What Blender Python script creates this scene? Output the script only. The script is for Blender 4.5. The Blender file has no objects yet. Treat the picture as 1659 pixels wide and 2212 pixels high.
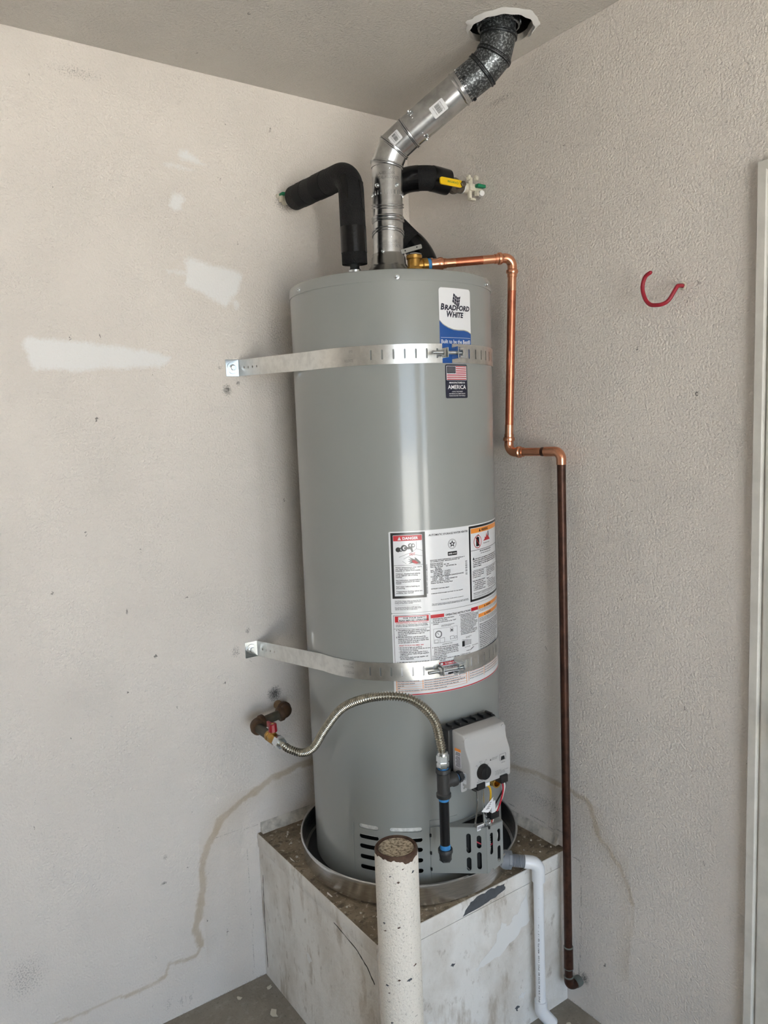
import bpy, bmesh, math, random
import numpy as np
from mathutils import Vector, Matrix
from mathutils.geometry import tessellate_polygon

random.seed(7)
sc = bpy.context.scene
COL = sc.collection
PI = math.pi

# ------------------------------------------------------------------ camera
CAMLOC = Vector((-1.54606, -2.01044, 1.65275))
YAW, PITCH, ROLL, FPX = 0.96083, -0.11281, -0.0373, 1648.81
fw = Vector((math.cos(YAW)*math.cos(PITCH), math.sin(YAW)*math.cos(PITCH), math.sin(PITCH)))
r0 = Vector((math.sin(YAW), -math.cos(YAW), 0)); u0 = r0.cross(fw)
rt = r0*math.cos(ROLL)+u0*math.sin(ROLL); up = -r0*math.sin(ROLL)+u0*math.cos(ROLL)
cd = bpy.data.cameras.new('camera'); cam = bpy.data.objects.new('camera', cd); COL.objects.link(cam)
cd.sensor_fit = 'VERTICAL'; cd.sensor_height = 36.0; cd.lens = FPX/2212*36.0
cd.clip_start = 0.05; cd.clip_end = 200
M = Matrix((rt, up, -fw)).transposed().to_4x4(); M.translation = CAMLOC
cam.matrix_world = M
sc.camera = cam

# ------------------------------------------------------------------ sky, sun, exposure
w = bpy.data.worlds.new('sky'); sc.world = w; w.use_nodes = True
nt = w.node_tree; nt.nodes.clear()
wo = nt.nodes.new('ShaderNodeOutputWorld'); bg = nt.nodes.new('ShaderNodeBackground')
bg.inputs['Color'].default_value = (0.58, 0.77, 1.0, 1); bg.inputs['Strength'].default_value = 2.2
nt.links.new(bg.outputs[0], wo.inputs[0])
sd = bpy.data.lights.new('sun', 'SUN'); sd.energy = 17.0; sd.angle = 0.01; sd.color = (1.0, 0.965, 0.905)
sun = bpy.data.objects.new('sun', sd); COL.objects.link(sun)
sun.rotation_euler = Vector((0.30, 0.16, -1.0)).to_track_quat('-Z', 'Y').to_euler()   # high sun on the driveway and the sill of the doorway
pd = bpy.data.lights.new('garage_opening_portal', 'AREA'); pd.shape = 'RECTANGLE'; pd.size = 2.4; pd.size_y = 2.2
pd.cycles.is_portal = True
po = bpy.data.objects.new('garage_opening_portal', pd); COL.objects.link(po)
po.location = (-1.6, -4.58, 1.1); po.rotation_euler = Vector((0, 1, 0)).to_track_quat('-Z', 'Z').to_euler()
sc.view_settings.view_transform = 'Standard'; sc.view_settings.look = 'None'
sc.view_settings.gamma = 1.0; sc.view_settings.use_curve_mapping = False
sc.view_settings.exposure = 1.63
try:
    sc.cycles.use_denoising = True; sc.cycles.max_bounces = 7; sc.cycles.diffuse_bounces = 5; sc.cycles.glossy_bounces = 3; sc.cycles.adaptive_threshold = 0.02
    sc.cycles.sample_clamp_indirect = 6.0
except Exception: pass

# ------------------------------------------------------------------ helpers
def L(r, g, b):
    f = lambda c: (c/255/12.92) if c/255 <= .04045 else ((c/255+.055)/1.055)**2.4
    return (f(r), f(g), f(b))

MATS = {}
def mat(name, col, rough=.5, metal=0, coat=0, var=0, vscale=8, vcol=None, bump=0, bscale=200, bdist=.001, spec=.5, trans=0, thr=(.42,.62), aniso=0, stretch=None):
    m = bpy.data.materials.new(name); m.use_nodes = True; n = m.node_tree; b = n.nodes['Principled BSDF']
    b.inputs['Base Color'].default_value = (*col, 1); b.inputs['Roughness'].default_value = rough
    b.inputs['Metallic'].default_value = metal; b.inputs['Coat Weight'].default_value = coat
    b.inputs['Specular IOR Level'].default_value = spec
    b.inputs['Coat Roughness'].default_value = .11
    if trans: b.inputs['Transmission Weight'].default_value = trans
    tc = n.nodes.new('ShaderNodeTexCoord'); src = tc.outputs['Object']
    if stretch:
        mp = n.nodes.new('ShaderNodeMapping'); mp.inputs['Scale'].default_value = stretch
        n.links.new(src, mp.inputs[0]); src = mp.outputs[0]
    if var:
        t = n.nodes.new('ShaderNodeTexNoise'); t.inputs['Scale'].default_value = vscale; t.inputs['Detail'].default_value = 6
        t.inputs['Roughness'].default_value = .62
        n.links.new(src, t.inputs['Vector'])
        rp = n.nodes.new('ShaderNodeValToRGB'); rp.color_ramp.elements[0].position = thr[0]; rp.color_ramp.elements[1].position = thr[1]
        v = vcol if vcol else tuple(c*(1-var) for c in col)
        rp.color_ramp.elements[0].color = (*col, 1)
        rp.color_ramp.elements[1].color = (*[c*(1-var)+d*var for c, d in zip(col, v)], 1) if vcol else (*v, 1)
        n.links.new(t.outputs['Fac'], rp.inputs[0]); n.links.new(rp.outputs[0], b.inputs['Base Color'])
    if bump:
        t = n.nodes.new('ShaderNodeTexNoise'); t.inputs['Scale'].default_value = bscale; t.inputs['Detail'].default_value = 3
        n.links.new(src, t.inputs['Vector'])
        bp = n.nodes.new('ShaderNodeBump'); bp.inputs['Strength'].default_value = bump; bp.inputs['Distance'].default_value = bdist
        n.links.new(t.outputs['Fac'], bp.inputs['Height']); n.links.new(bp.outputs[0], b.inputs['Normal'])
    MATS[name] = m
    return m

def frame(d):
    d = Vector(d).normalized()
    a = Vector((0, 0, 1)) if abs(d.z) < .9 else Vector((1, 0, 0))
    x = a.cross(d).normalized(); y = d.cross(x)
    return x, y, d

ORG = {}
class MB:
    def __init__(s): s.v = []; s.f = []
    def add(s, vs, fs):
        k = len(s.v); s.v += [Vector(q) for q in vs]; s.f += [tuple(i+k for i in q) for q in fs]; return s
    def bm(s, b, mx=None):
        b.verts.ensure_lookup_table(); b.verts.index_update()
        s.add([(mx @ q.co) if mx else q.co.copy() for q in b.verts], [[q.index for q in fc.verts] for fc in b.faces]); b.free(); return s
    def box(s, lo, hi, bev=0, seg=2, mx=None):
        b = bmesh.new(); bmesh.ops.create_cube(b, size=1)
        c = (Vector(lo)+Vector(hi))/2; d = Vector(hi)-Vector(lo)
        for q in b.verts: q.co = Vector((q.co.x*d.x, q.co.y*d.y, q.co.z*d.z))+c
        if bev: bmesh.ops.bevel(b, geom=b.edges[:], offset=bev, segments=seg, affect='EDGES', profile=.5)
        return s.bm(b, mx)
    def lathe(s, o, ax, prof, seg=32, ang0=0):
        x, y, d = frame(ax); o = Vector(o); rings = []; vs = []; fs = []
        for t, r in prof:
            if r <= 1e-6: rings.append([len(vs)]); vs.append(o+d*t)
            else:
                rings.append(list(range(len(vs), len(vs)+seg)))
                vs += [o+d*t+(x*math.cos(ang0+2*PI*i/seg)+y*math.sin(ang0+2*PI*i/seg))*r for i in range(seg)]
        for A, B in zip(rings, rings[1:]):
            for i in range(seg):
                j = (i+1) % seg
                if len(A) == 1 and len(B) == 1: continue
                if len(A) == 1: fs.append((A[0], B[j], B[i]))
                elif len(B) == 1: fs.append((A[i], A[j], B[0]))
                else: fs.append((A[i], A[j], B[j], B[i]))
        return s.add(vs, fs)
    def cyl(s, a, b, r, seg=24, r2=None):
        a = Vector(a); b = Vector(b); l = (b-a).length
        return s.lathe(a, b-a, [(0, 0), (0, r), (l, r2 if r2 else r), (l, 0)], seg)
    def tube(s, path, r, seg=20, caps=True):
        P = [Vector(q) for q in path]; n = len(P); R = r if isinstance(r, (list, tuple)) else [r]*n
        T = [(P[min(i+1, n-1)]-P[max(i-1, 0)]).normalized() for i in range(n)]
        x, y, d = frame(T[0]); vs = []; fs = []
        for i in range(n):
            if i: q = T[i-1].rotation_difference(T[i]); x = q @ x; y = q @ y
            vs += [P[i]+(x*math.cos(2*PI*k/seg)+y*math.sin(2*PI*k/seg))*R[i] for k in range(seg)]
        for i in range(n-1):
            for k in range(seg):
                j = (k+1) % seg; fs.append((i*seg+k, i*seg+j, (i+1)*seg+j, (i+1)*seg+k))
        if caps:
            fs.append(tuple(range(seg-1, -1, -1))); fs.append(tuple((n-1)*seg+k for k in range(seg)))
        return s.add(vs, fs)
    def hexn(s, o, ax, r, h, ch=.12):
        return s.lathe(o, ax, [(0, 0), (0, r*(1-ch)), (h*.12, r), (h*.88, r), (h, r*(1-ch)), (h, 0)], 6)
    def plate(s, outer, holes=(), t=.001, mp=None, cuts=(), vcuts=(), w0=0):
        """flat outline (u,v) with holes, given thickness t and bent by mp(u,v,w)"""
        loops = [[Vector((a, b, 0)) for a, b in outer]]+[[Vector((a, b, 0)) for a, b in h] for h in holes]
        flat = [q for l in loops for q in l]; tri = tessellate_polygon(loops)
        if mp.__name__ == 'cy' and not cuts:
            us_ = [q[0] for q in outer]; cuts = fr(min(us_), max(us_), int((max(us_)-min(us_))/.008)+1)[1:-1]
        b = bmesh.new(); bv = [b.verts.new(q) for q in flat]
        for q in tri:
            try: b.faces.new([bv[i] for i in q])
            except ValueError: pass
        for c in cuts: bmesh.ops.bisect_plane(b, geom=b.verts[:]+b.edges[:]+b.faces[:], plane_co=(c, 0, 0), plane_no=(1, 0, 0))
        for c in vcuts: bmesh.ops.bisect_plane(b, geom=b.verts[:]+b.edges[:]+b.faces[:], plane_co=(0, c, 0), plane_no=(0, 1, 0))
        bmesh.ops.recalc_face_normals(b, faces=b.faces)
        b.verts.index_update(); n = len(b.verts)
        up_ = [f.normal.z > 0 for f in b.faces]
        vs = [mp(q.co.x, q.co.y, w0+t) for q in b.verts]
        fs = [[q.index for q in f.verts][::1 if u else -1] for f, u in zip(b.faces, up_)]
        if t > 0:
            vs += [mp(q.co.x, q.co.y, w0) for q in b.verts]
            fs += [[q.index+n for q in f.verts][::-1 if u else 1] for f, u in zip(b.faces, up_)]
            for e in b.edges:
                if len(e.link_faces) == 1:
                    i, j = e.verts[0].index, e.verts[1].index; fs.append((i, j, j+n, i+n))
        b.free(); return s.add(vs, fs)
    def text(s, body, size, mp, u=0, v=0, w=.0003, width=None, align='LEFT', bold=0, shear=0, leading=1.0, rot=0, height=None, cuts=None):
        vs, fs = glyphs(body, align, bold, shear, leading)
        if not vs: return s
        xs = [q[0] for q in vs]; ys = [q[1] for q in vs]
        kx = ky = size
        if width: kx = width/max(1e-6, max(xs)-min(xs))
        if height: ky = height/max(1e-6, max(ys)-min(ys))
        ca, sa = math.cos(rot), math.sin(rot)
        return s.add([mp(u+(a*kx)*ca-(b*ky)*sa, v+(a*kx)*sa+(b*ky)*ca, w) for a, b in vs], fs)
    def build(s, name, m, parent=None, kind=None, org=None, sharp=35):
        o0 = Vector(org) if org is not None else (ORG[parent.name] if parent else Vector((0, 0, 0)))
        me = bpy.data.meshes.new(name); me.from_pydata([q-o0 for q in s.v], [], s.f)
        b = bmesh.new(); b.from_mesh(me); bmesh.ops.remove_doubles(b, verts=b.verts, dist=1e-6)
        bmesh.ops.recalc_face_normals(b, faces=b.faces); b.to_mesh(me); b.free()
        me.shade_smooth(); me.set_sharp_from_angle(angle=math.radians(sharp))
        me.materials.append(MATS[m] if isinstance(m, str) else m)
        o = bpy.data.objects.new(name, me); COL.objects.link(o)
        if parent: o.parent = parent
        else: o.location = o0
        ORG[o.name] = o0
        if kind: o['kind'] = kind
        return o

GL = {}
def glyphs(body, align='LEFT', bold=0, shear=0, leading=1.0):
    k = (body, align, bold, shear, leading)
    if k in GL: return GL[k]
    c = bpy.data.curves.new('t', 'FONT'); c.body = body; c.size = 1; c.align_x = align; c.resolution_u = 2
    c.offset = bold; c.shear = shear; c.space_line = leading; c.fill_mode = 'FRONT'
    o = bpy.data.objects.new('t', c); COL.objects.link(o)
    dg = bpy.context.evaluated_depsgraph_get(); dg.update()
    e = o.evaluated_get(dg); me = e.to_mesh()
    vs = [(q.co.x, q.co.y) for q in me.vertices]; fs = [tuple(p.vertices) for p in me.polygons]
    e.to_mesh_clear(); bpy.data.objects.remove(o); bpy.data.curves.remove(c)
    GL[k] = (vs, fs); return GL[k]

def thing(name, label, cat, loc, group=None):
    o = bpy.data.objects.new(name, None); COL.objects.link(o); o.location = loc; o.empty_display_size = .05
    ORG[o.name] = Vector(loc); tag(o, label, cat, group); return o
def tag(o, label=None, cat=None, group=None, kind=None):
    if label: o['label'] = label
    if cat: o['category'] = cat
    if group: o['group'] = group
    if kind: o['kind'] = kind
    return o

def fillet(pts, r, n=8):
    P = [Vector(q) for q in pts]; out = [P[0]]
    rr = r if isinstance(r, (list, tuple)) else [r]*len(P)
    for i in range(1, len(P)-1):
        a = (P[i-1]-P[i]).normalized(); b = (P[i+1]-P[i]).normalized(); th = a.angle(b)
        if abs(PI-th) < .02: out.append(P[i]); continue
        d = rr[i]/math.tan(th/2); c = P[i]+(a+b).normalized()*(rr[i]/math.sin(th/2))
        s0 = P[i]+a*d-c; s1 = P[i]+b*d-c; q = s0.rotation_difference(s1)
        for k in range(n+1): out.append(c+Matrix.Rotation(q.angle*k/n, 3, q.axis) @ s0)
    out.append(P[-1]); return out
def spline(pts, n=8):
    P = [Vector(q) for q in pts]; P = [P[0]*2-P[1]]+P+[P[-1]*2-P[-2]]; out = []
    for i in range(1, len(P)-2):
        a, b, c, d = P[i-1:i+3]
        for k in range(n):
            t = k/n; out.append(.5*((2*b)+(c-a)*t+(2*a-5*b+4*c-d)*t*t+(3*b-a-3*c+d)*t**3))
    out.append(P[-2]); return out
def resample(P, step):
    out = [P[0]]; acc = 0
    for a, b in zip(P, P[1:]):
        l = (b-a).length; t = step-acc
        while t <= l: out.append(a+(b-a)*(t/l)); t += step
        acc = (acc+l) % step
    return out
def pill(u, v, wd, ht, n=6):
    """stadium outline centred at u,v"""
    o = []
    if wd >= ht:
        r = ht/2; h = wd/2-r
        for k in range(n+1): a = -PI/2+PI*k/n; o.append((u+h+r*math.cos(a), v+r*math.sin(a)))
        for k in range(n+1): a = PI/2+PI*k/n; o.append((u-h+r*math.cos(a), v+r*math.sin(a)))
    else:
        r = wd/2; h = ht/2-r
        for k in range(n+1): a = PI*k/n; o.append((u+r*math.cos(a), v+h+r*math.sin(a)))
        for k in range(n+1): a = PI+PI*k/n; o.append((u+r*math.cos(a), v-h+r*math.sin(a)))
    return o
def rrect(x0, y0, x1, y1, r, n=5):
    o = []
    for cx_, cy_, a0 in ((x1-r, y1-r, 0), (x0+r, y1-r, PI/2), (x0+r, y0+r, PI), (x1-r, y0+r, 1.5*PI)):
        for k in range(n+1): a = a0+PI/2*k/n; o.append((cx_+r*math.cos(a), cy_+r*math.sin(a)))
    return o
def rect(x0, y0, x1, y1): return [(x0, y0), (x1, y0), (x1, y1), (x0, y1)]
def circ(u, v, r, n=20): return [(u+r*math.cos(2*PI*k/n), v+r*math.sin(2*PI*k/n)) for k in range(n)]
def fr(a, b, n): return [a+(b-a)*i/n for i in range(n+1)]

# value noise for wear masks (numpy)
def _h(i, j, s):
    x = np.sin(i*127.1+j*311.7+s*74.7)*43758.5453; return x-np.floor(x)
def vnoise(u, v, s=0):
    i = np.floor(u); j = np.floor(v); a = u-i; b = v-j; a = a*a*(3-2*a); b = b*b*(3-2*b)
    return (_h(i, j, s)*(1-a)+_h(i+1, j, s)*a)*(1-b)+(_h(i, j+1, s)*(1-a)+_h(i+1, j+1, s)*a)*b
def fbm(u, v, sc_, o=4, s=0):
    r = 0; t = 0; a = 1
    for k in range(o): r = r+a*vnoise(u*sc_*2**k, v*sc_*2**k, s+k*13); t += a; a *= .55
    return r/t
def dpoly(u, v, pts):
    """distance to a polyline and the fraction along it"""
    d = np.full(u.shape, 9.0); fr_ = np.zeros(u.shape); n = len(pts)-1
    for k, ((a, b), (c, e)) in enumerate(zip(pts, pts[1:])):
        dx, dy = c-a, e-b; l2 = dx*dx+dy*dy+1e-12
        t = np.clip(((u-a)*dx+(v-b)*dy)/l2, 0, 1); q = np.hypot(u-a-t*dx, v-b-t*dy)
        m = q < d; d = np.where(m, q, d); fr_ = np.where(m, (k+t)/n, fr_)
    return d, fr_
def inpoly(u, v, pts):
    r = np.zeros(u.shape, bool); n = len(pts)
    for i in range(n):
        a, b = pts[i]; c, e = pts[(i+1) % n]
        m = ((b > v) != (e > v)) & (u < (c-a)*(v-b)/(e-b+1e-12)+a); r ^= m
    return r
def sdpoly(u, v, pts):
    d, _ = dpoly(u, v, pts+[pts[0]]); return np.where(inpoly(u, v, pts), d, -d)
def sst(a, b, x): t = np.clip((x-a)/(b-a), 0, 1); return t*t*(3-2*t)

# ------------------------------------------------------------------ materials
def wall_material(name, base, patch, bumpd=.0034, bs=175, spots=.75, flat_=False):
    m = bpy.data.materials.new(name); m.use_nodes = True; n = m.node_tree; b = n.nodes['Principled BSDF']
    N = n.nodes.new; K = n.links.new
    b.inputs['Roughness'].default_value = .72; b.inputs['Specular IOR Level'].default_value = .3
    tc = N('ShaderNodeTexCoord')
    at = N('ShaderNodeAttribute'); at.attribute_name = 'wear'
    sp = N('ShaderNodeSeparateColor'); K(at.outputs['Color'], sp.inputs[0])
    # broad unevenness of old paint
    t0 = N('ShaderNodeTexNoise'); t0.inputs['Scale'].default_value = 3.2; t0.inputs['Detail'].default_value = 5
    K(tc.outputs['Object'], t0.inputs['Vector'])
    m0 = N('ShaderNodeMix'); m0.data_type = 'RGBA'; m0.inputs[6].default_value = (*base, 1); m0.inputs[7].default_value = (*[c*.90 for c in base], 1)
    rp = N('ShaderNodeMapRange'); rp.inputs[1].default_value = .35; rp.inputs[2].default_value = .75
    K(t0.outputs['Fac'], rp.inputs[0]); K(rp.outputs[0], m0.inputs[0])
    # ragged spackle patches
    t1 = N('ShaderNodeTexNoise'); t1.inputs['Scale'].default_value = 160; t1.inputs['Detail'].default_value = 4
    K(tc.outputs['Object'], t1.inputs['Vector'])
    a1 = N('ShaderNodeMath'); a1.operation = 'ADD'; K(sp.outputs[0], a1.inputs[0]); K(t1.outputs['Fac'], a1.inputs[1])
    r1 = N('ShaderNodeMapRange'); r1.inputs[1].default_value = .78; r1.inputs[2].default_value = 1.42; K(a1.outputs[0], r1.inputs[0])
    m1 = N('ShaderNodeMix'); m1.data_type = 'RGBA'; K(r1.outputs[0], m1.inputs[0]); K(m0.outputs[2], m1.inputs[6]); m1.inputs[7].default_value = (*patch, 1)
    # tan water stain
    m2 = N('ShaderNodeMix'); m2.data_type = 'RGBA'; m2.blend_type = 'MULTIPLY'; K(sp.outputs[1], m2.inputs[0]); K(m1.outputs[2], m2.inputs[6]); m2.inputs[7].default_value = (.66, .58, .45, 1)
    # dark scuffs and patches: painted mask broken up by fine noise, plus sparse specks
    t2 = N('ShaderNodeTexNoise'); t2.inputs['Scale'].default_value = 260; t2.inputs['Detail'].default_value = 3
    K(tc.outputs['Object'], t2.inputs['Vector'])
    a2 = N('ShaderNodeMath'); a2.operation = 'MULTIPLY_ADD'; K(t2.outputs['Fac'], a2.inputs[0]); a2.inputs[1].default_value = .9; K(sp.outputs[2], a2.inputs[2])
    r2 = N('ShaderNodeMapRange'); r2.inputs[1].default_value = .80; r2.inputs[2].default_value = 1.25; K(a2.outputs[0], r2.inputs[0])
    v = N('ShaderNodeTexVoronoi'); v.voronoi_dimensions = '2D'; v.inputs['Scale'].default_value = 15; v.inputs['Randomness'].default_value = 1
    sx = N('ShaderNodeSeparateXYZ'); K(tc.outputs['Object'], sx.inputs[0]); cx3 = N('ShaderNodeCombineXYZ')
    if flat_: K(sx.outputs[0], cx3.inputs[0]); K(sx.outputs[1], cx3.inputs[1])
    else:
        sm = N('ShaderNodeMath'); K(sx.outputs[0], sm.inputs[0]); K(sx.outputs[1], sm.inputs[1]); K(sm.outputs[0], cx3.inputs[0]); K(sx.outputs[2], cx3.inputs[1])
    mpg = N('ShaderNodeMapping'); mpg.inputs['Scale'].default_value = (1, .6, 1); mpg.inputs['Rotation'].default_value = (0, 0, .25); K(cx3.outputs[0], mpg.inputs[0])
    t3 = N('ShaderNodeTexNoise'); t3.inputs['Scale'].default_value = 120; K(tc.outputs['Object'], t3.inputs['Vector'])
    ad = N('ShaderNodeMix'); ad.data_type = 'VECTOR'; ad.inputs[0].default_value = .022; K(mpg.outputs[0], ad.inputs[4]); K(t3.outputs['Color'], ad.inputs[5])
    K(ad.outputs[1], v.inputs['Vector'])
    r3 = N('ShaderNodeMapRange'); r3.inputs[1].default_value = .040; r3.inputs[2].default_value = .018; r3.inputs[3].default_value = 0; r3.inputs[4].default_value = 1
    sc2 = N('ShaderNodeSeparateColor'); K(v.outputs['Color'], sc2.inputs[0])
    pw = N('ShaderNodeMath'); pw.operation = 'MULTIPLY_ADD'; K(sc2.outputs[1], pw.inputs[0]); pw.inputs[1].default_value = 1.1; pw.inputs[2].default_value = .25
    dv2 = N('ShaderNodeMath'); dv2.operation = 'DIVIDE'; K(v.outputs['Distance'], dv2.inputs[0]); K(pw.outputs[0], dv2.inputs[1]); K(dv2.outputs[0], r3.inputs[0])
    gt = N('ShaderNodeMath'); gt.operation = 'GREATER_THAN'; gt.inputs[1].default_value = .86; K(sc2.outputs[0], gt.inputs[0])
    ml = N('ShaderNodeMath'); ml.operation = 'MULTIPLY'; K(r3.outputs[0], ml.inputs[0]); K(gt.outputs[0], ml.inputs[1])
    ms = N('ShaderNodeMath'); ms.operation = 'MULTIPLY'; K(ml.outputs[0], ms.inputs[0]); ms.inputs[1].default_value = spots
    mx = N('ShaderNodeMath'); mx.operation = 'MAXIMUM'; K(r2.outputs[0], mx.inputs[0]); K(ms.outputs[0], mx.inputs[1])
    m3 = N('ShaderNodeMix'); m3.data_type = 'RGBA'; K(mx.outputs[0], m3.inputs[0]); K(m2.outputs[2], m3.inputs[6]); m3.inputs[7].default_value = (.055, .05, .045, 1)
    K(m3.outputs[2], b.inputs['Base Color'])
    # orange peel texture, smooth where spackled
    t4 = N('ShaderNodeTexNoise'); t4.inputs['Scale'].default_value = bs; t4.inputs['Detail'].default_value = 2.5; t4.inputs['Roughness'].default_value = .5
    K(tc.outputs['Object'], t4.inputs['Vector'])
    iv = N('ShaderNodeMath'); iv.operation = 'MULTIPLY_ADD'; iv.inputs[1].default_value = -.75; iv.inputs[2].default_value = 1; K(r1.outputs[0], iv.inputs[0])
    bp = N('ShaderNodeBump'); bp.inputs['Distance'].default_value = bumpd; K(t4.outputs['Fac'], bp.inputs['Height'])
    K(iv.outputs[0], bp.inputs['Strength']); K(bp.outputs[0], b.inputs['Normal'])
    MATS[name] = m; return m

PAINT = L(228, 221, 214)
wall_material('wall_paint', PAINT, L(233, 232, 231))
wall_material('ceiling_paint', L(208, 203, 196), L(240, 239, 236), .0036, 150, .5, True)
def grimy(name, base, layers, bumps):
    """paint under several layers of dirt: (scale, colour, threshold from, to, strength, stretch)"""
    m = bpy.data.materials.new(name); m.use_nodes = True; n = m.node_tree; b = n.nodes['Principled BSDF']; N = n.nodes.new; K = n.links.new
    b.inputs['Roughness'].default_value = .75; tc = N('ShaderNodeTexCoord'); last = None
    for k, (sc_, col, t0, t1, st, stretch) in enumerate(layers):
        mp = N('ShaderNodeMapping'); mp.inputs['Scale'].default_value = stretch; mp.inputs['Location'].default_value = (k*3.1, k*1.7, k*.9); K(tc.outputs['Object'], mp.inputs[0])
        t = N('ShaderNodeTexNoise'); t.inputs['Scale'].default_value = sc_; t.inputs['Detail'].default_value = 7; t.inputs['Roughness'].default_value = .65; K(mp.outputs[0], t.inputs['Vector'])
        r = N('ShaderNodeMapRange'); r.inputs[1].default_value = t0; r.inputs[2].default_value = t1; r.inputs[4].default_value = st; K(t.outputs['Fac'], r.inputs[0])
        x = N('ShaderNodeMix'); x.data_type = 'RGBA'; K(r.outputs[0], x.inputs[0]); x.inputs[7].default_value = (*col, 1)
        if last: K(last, x.inputs[6])
        else: x.inputs[6].default_value = (*base, 1)
        last = x.outputs[2]
    K(last, b.inputs['Base Color'])
    t = N('ShaderNodeTexNoise'); t.inputs['Scale'].default_value = bumps[0]; t.inputs['Detail'].default_value = 4; K(tc.outputs['Object'], t.inputs['Vector'])
    bp = N('ShaderNodeBump'); bp.inputs['Distance'].default_value = bumps[1]; bp.inputs['Strength'].default_value = .7; K(t.outputs['Fac'], bp.inputs['Height']); K(bp.outputs[0], b.inputs['Normal'])
    MATS[name] = m
grimy('concrete', L(148, 141, 130), [(5, L(112, 104, 94), .40, .70, .8, (1, 1, 1)), (40, L(170, 162, 150), .54, .68, .5, (1, 1, 1)), (120, L(92, 85, 76), .58, .68, .7, (1, 1, 1))], (120, .002))
mat('driveway', L(206, 201, 192), .9)
mat('trim_paint', L(214, 211, 204), .5, var=.10, vscale=18)
grimy('platform_paint', L(236, 233, 228), [(4.5, L(176, 163, 146), .45, .75, .75, (1, 1, .7)), (14, L(160, 144, 122), .56, .66, .55, (1, 1, .30)), (42, L(140, 124, 104), .58, .70, .45, (1, 1, .6)), (190, L(80, 72, 62), .67, .72, .7, (1, 1, 1))], (130, .0022))
grimy('platform_top', L(120, 105, 85), [(9, L(160, 145, 122), .45, .65, .8, (1, 1, 1)), (45, L(84, 70, 54), .52, .62, .8, (1, 1, 1)), (70, L(196, 184, 164), .58, .64, .8, (1, 1, 1)), (200, L(58, 48, 38), .62, .68, .8, (1, 1, 1))], (110, .005))
mat('bare_grey', L(84, 87, 92), .7, var=.2, vscale=60)
mat('peel_white', L(232, 231, 229), .6)
mat('crack_dark', L(60, 54, 48), .9)
mat('caulk', L(212, 206, 196), .85, var=.4, vscale=30, bump=.6, bscale=90, bdist=.002)
mat('jacket', L(141, 144, 142), .34, coat=.6, bump=.22, bscale=7, bdist=.007)
mat('jacket_dent', L(172, 174, 169), .32, coat=.35)
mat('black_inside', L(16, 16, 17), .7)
mat('insulation_white', L(225, 225, 222), .8, var=.25, vscale=90, bump=.4, bscale=150)
mat('label_white', L(226, 227, 230), .28, coat=.3)
mat('label_black', L(14, 14, 16), .3, coat=.2)
mat('label_ink', L(34, 34, 38), .4)
mat('label_navy', L(20, 22, 45), .3, coat=.3)
mat('label_blue', L(18, 78, 150), .3, coat=.3)
mat('label_silver', L(150, 150, 150), .3)
mat('label_red', L(196, 18, 34), .35)
mat('label_flag_red', L(168, 18, 40), .35)
mat('label_orange', L(240, 150, 60), .35)
mat('paper', L(236, 236, 238), .6)
mat('galv', (.66, .67, .68), .24, 1, var=.25, vscale=25, bump=.12, bscale=60, bdist=.002)
mat('galv_old', L(78, 81, 83), .40, .8, var=1, vscale=210, vcol=L(158, 164, 168), thr=(.50, .60), bump=.15, bscale=80, bdist=.001)
mat('galv_dark', L(52, 54, 56), .4, .8)
mat('hood_metal', (.36, .36, .35), .22, 1)
mat('strap_metal', (.74, .74, .72), .30, 1, var=.15, vscale=40, bump=.08, bscale=120)
mat('zinc', (.72, .76, .78), .22, 1)
mat('pan_metal', (.80, .80, .79), .24, 1, var=.2, vscale=30, stretch=(1, 1, 14), bump=.06, bscale=60)
mat('pan_shade', (.10, .10, .10), .5, .8)
mat('copper', L(238, 172, 138), .24, 1, var=.4, vscale=22, vcol=L(206, 128, 96))
mat('copper_red', L(212, 128, 98), .30, 1, var=.25, vscale=30)
mat('copper_old', L(78, 50, 38), .42, .55, var=.45, vscale=40, bump=.1, bscale=200)
mat('solder', L(120, 122, 118), .5, .5, var=.4, vscale=150, vcol=L(96, 128, 116))
mat('brass', L(190, 148, 78), .30, .9, var=.3, vscale=60, bump=.2, bscale=200)
mat('brass_bright', L(222, 178, 92), .18, 1)
mat('valve_grey', L(112, 104, 92), .45, .6, var=.3, vscale=90)
mat('iron_brown', L(84, 62, 42), .6, .25, var=.4, vscale=60, vcol=L(58, 40, 28), bump=.3, bscale=160)
mat('iron_green', L(88, 82, 68), .5, .35, var=.3, vscale=50)
mat('iron_tan', L(150, 124, 96), .8, 0, var=.5, vscale=90, vcol=L(104, 84, 64), bump=.5, bscale=200)
mat('iron_black', L(62, 62, 62), .46, .4, bump=.3, bscale=350, bdist=.0008)
mat('pipe_black', L(22, 22, 24), .28, .2)
mat('tape_blue', L(52, 132, 196), .55, bump=.6, bscale=300, bdist=.001)
mat('steel_flex', L(168, 163, 150), .26, 1, var=.2, vscale=60)
mat('handle_red', L(150, 20, 34), .35, coat=.2)
mat('hook_red', L(160, 32, 50), .45, var=.15, vscale=60)
mat('foam', L(17, 17, 18), .62, bump=1.0, bscale=300, bdist=.0035, spec=.30)
mat('tape_black', L(12, 12, 13), .22, bump=.25, bscale=45, bdist=.002, spec=.32)
mat('tape_dull', L(15, 15, 16), .6, bump=.3, bscale=60, bdist=.002, spec=.2)
mat('old_white', L(214, 208, 192), .6, var=.35, vscale=90, vcol=L(160, 150, 130), bump=.4, bscale=200)
mat('green_tag', L(14, 128, 88), .4)
mat('yellow', L(238, 196, 12), .4)
mat('green_ink', L(20, 120, 60), .5)
mat('pvc', L(236, 238, 242), .28, coat=.2)
mat('pvc_grey', L(138, 142, 148), .4)
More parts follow.
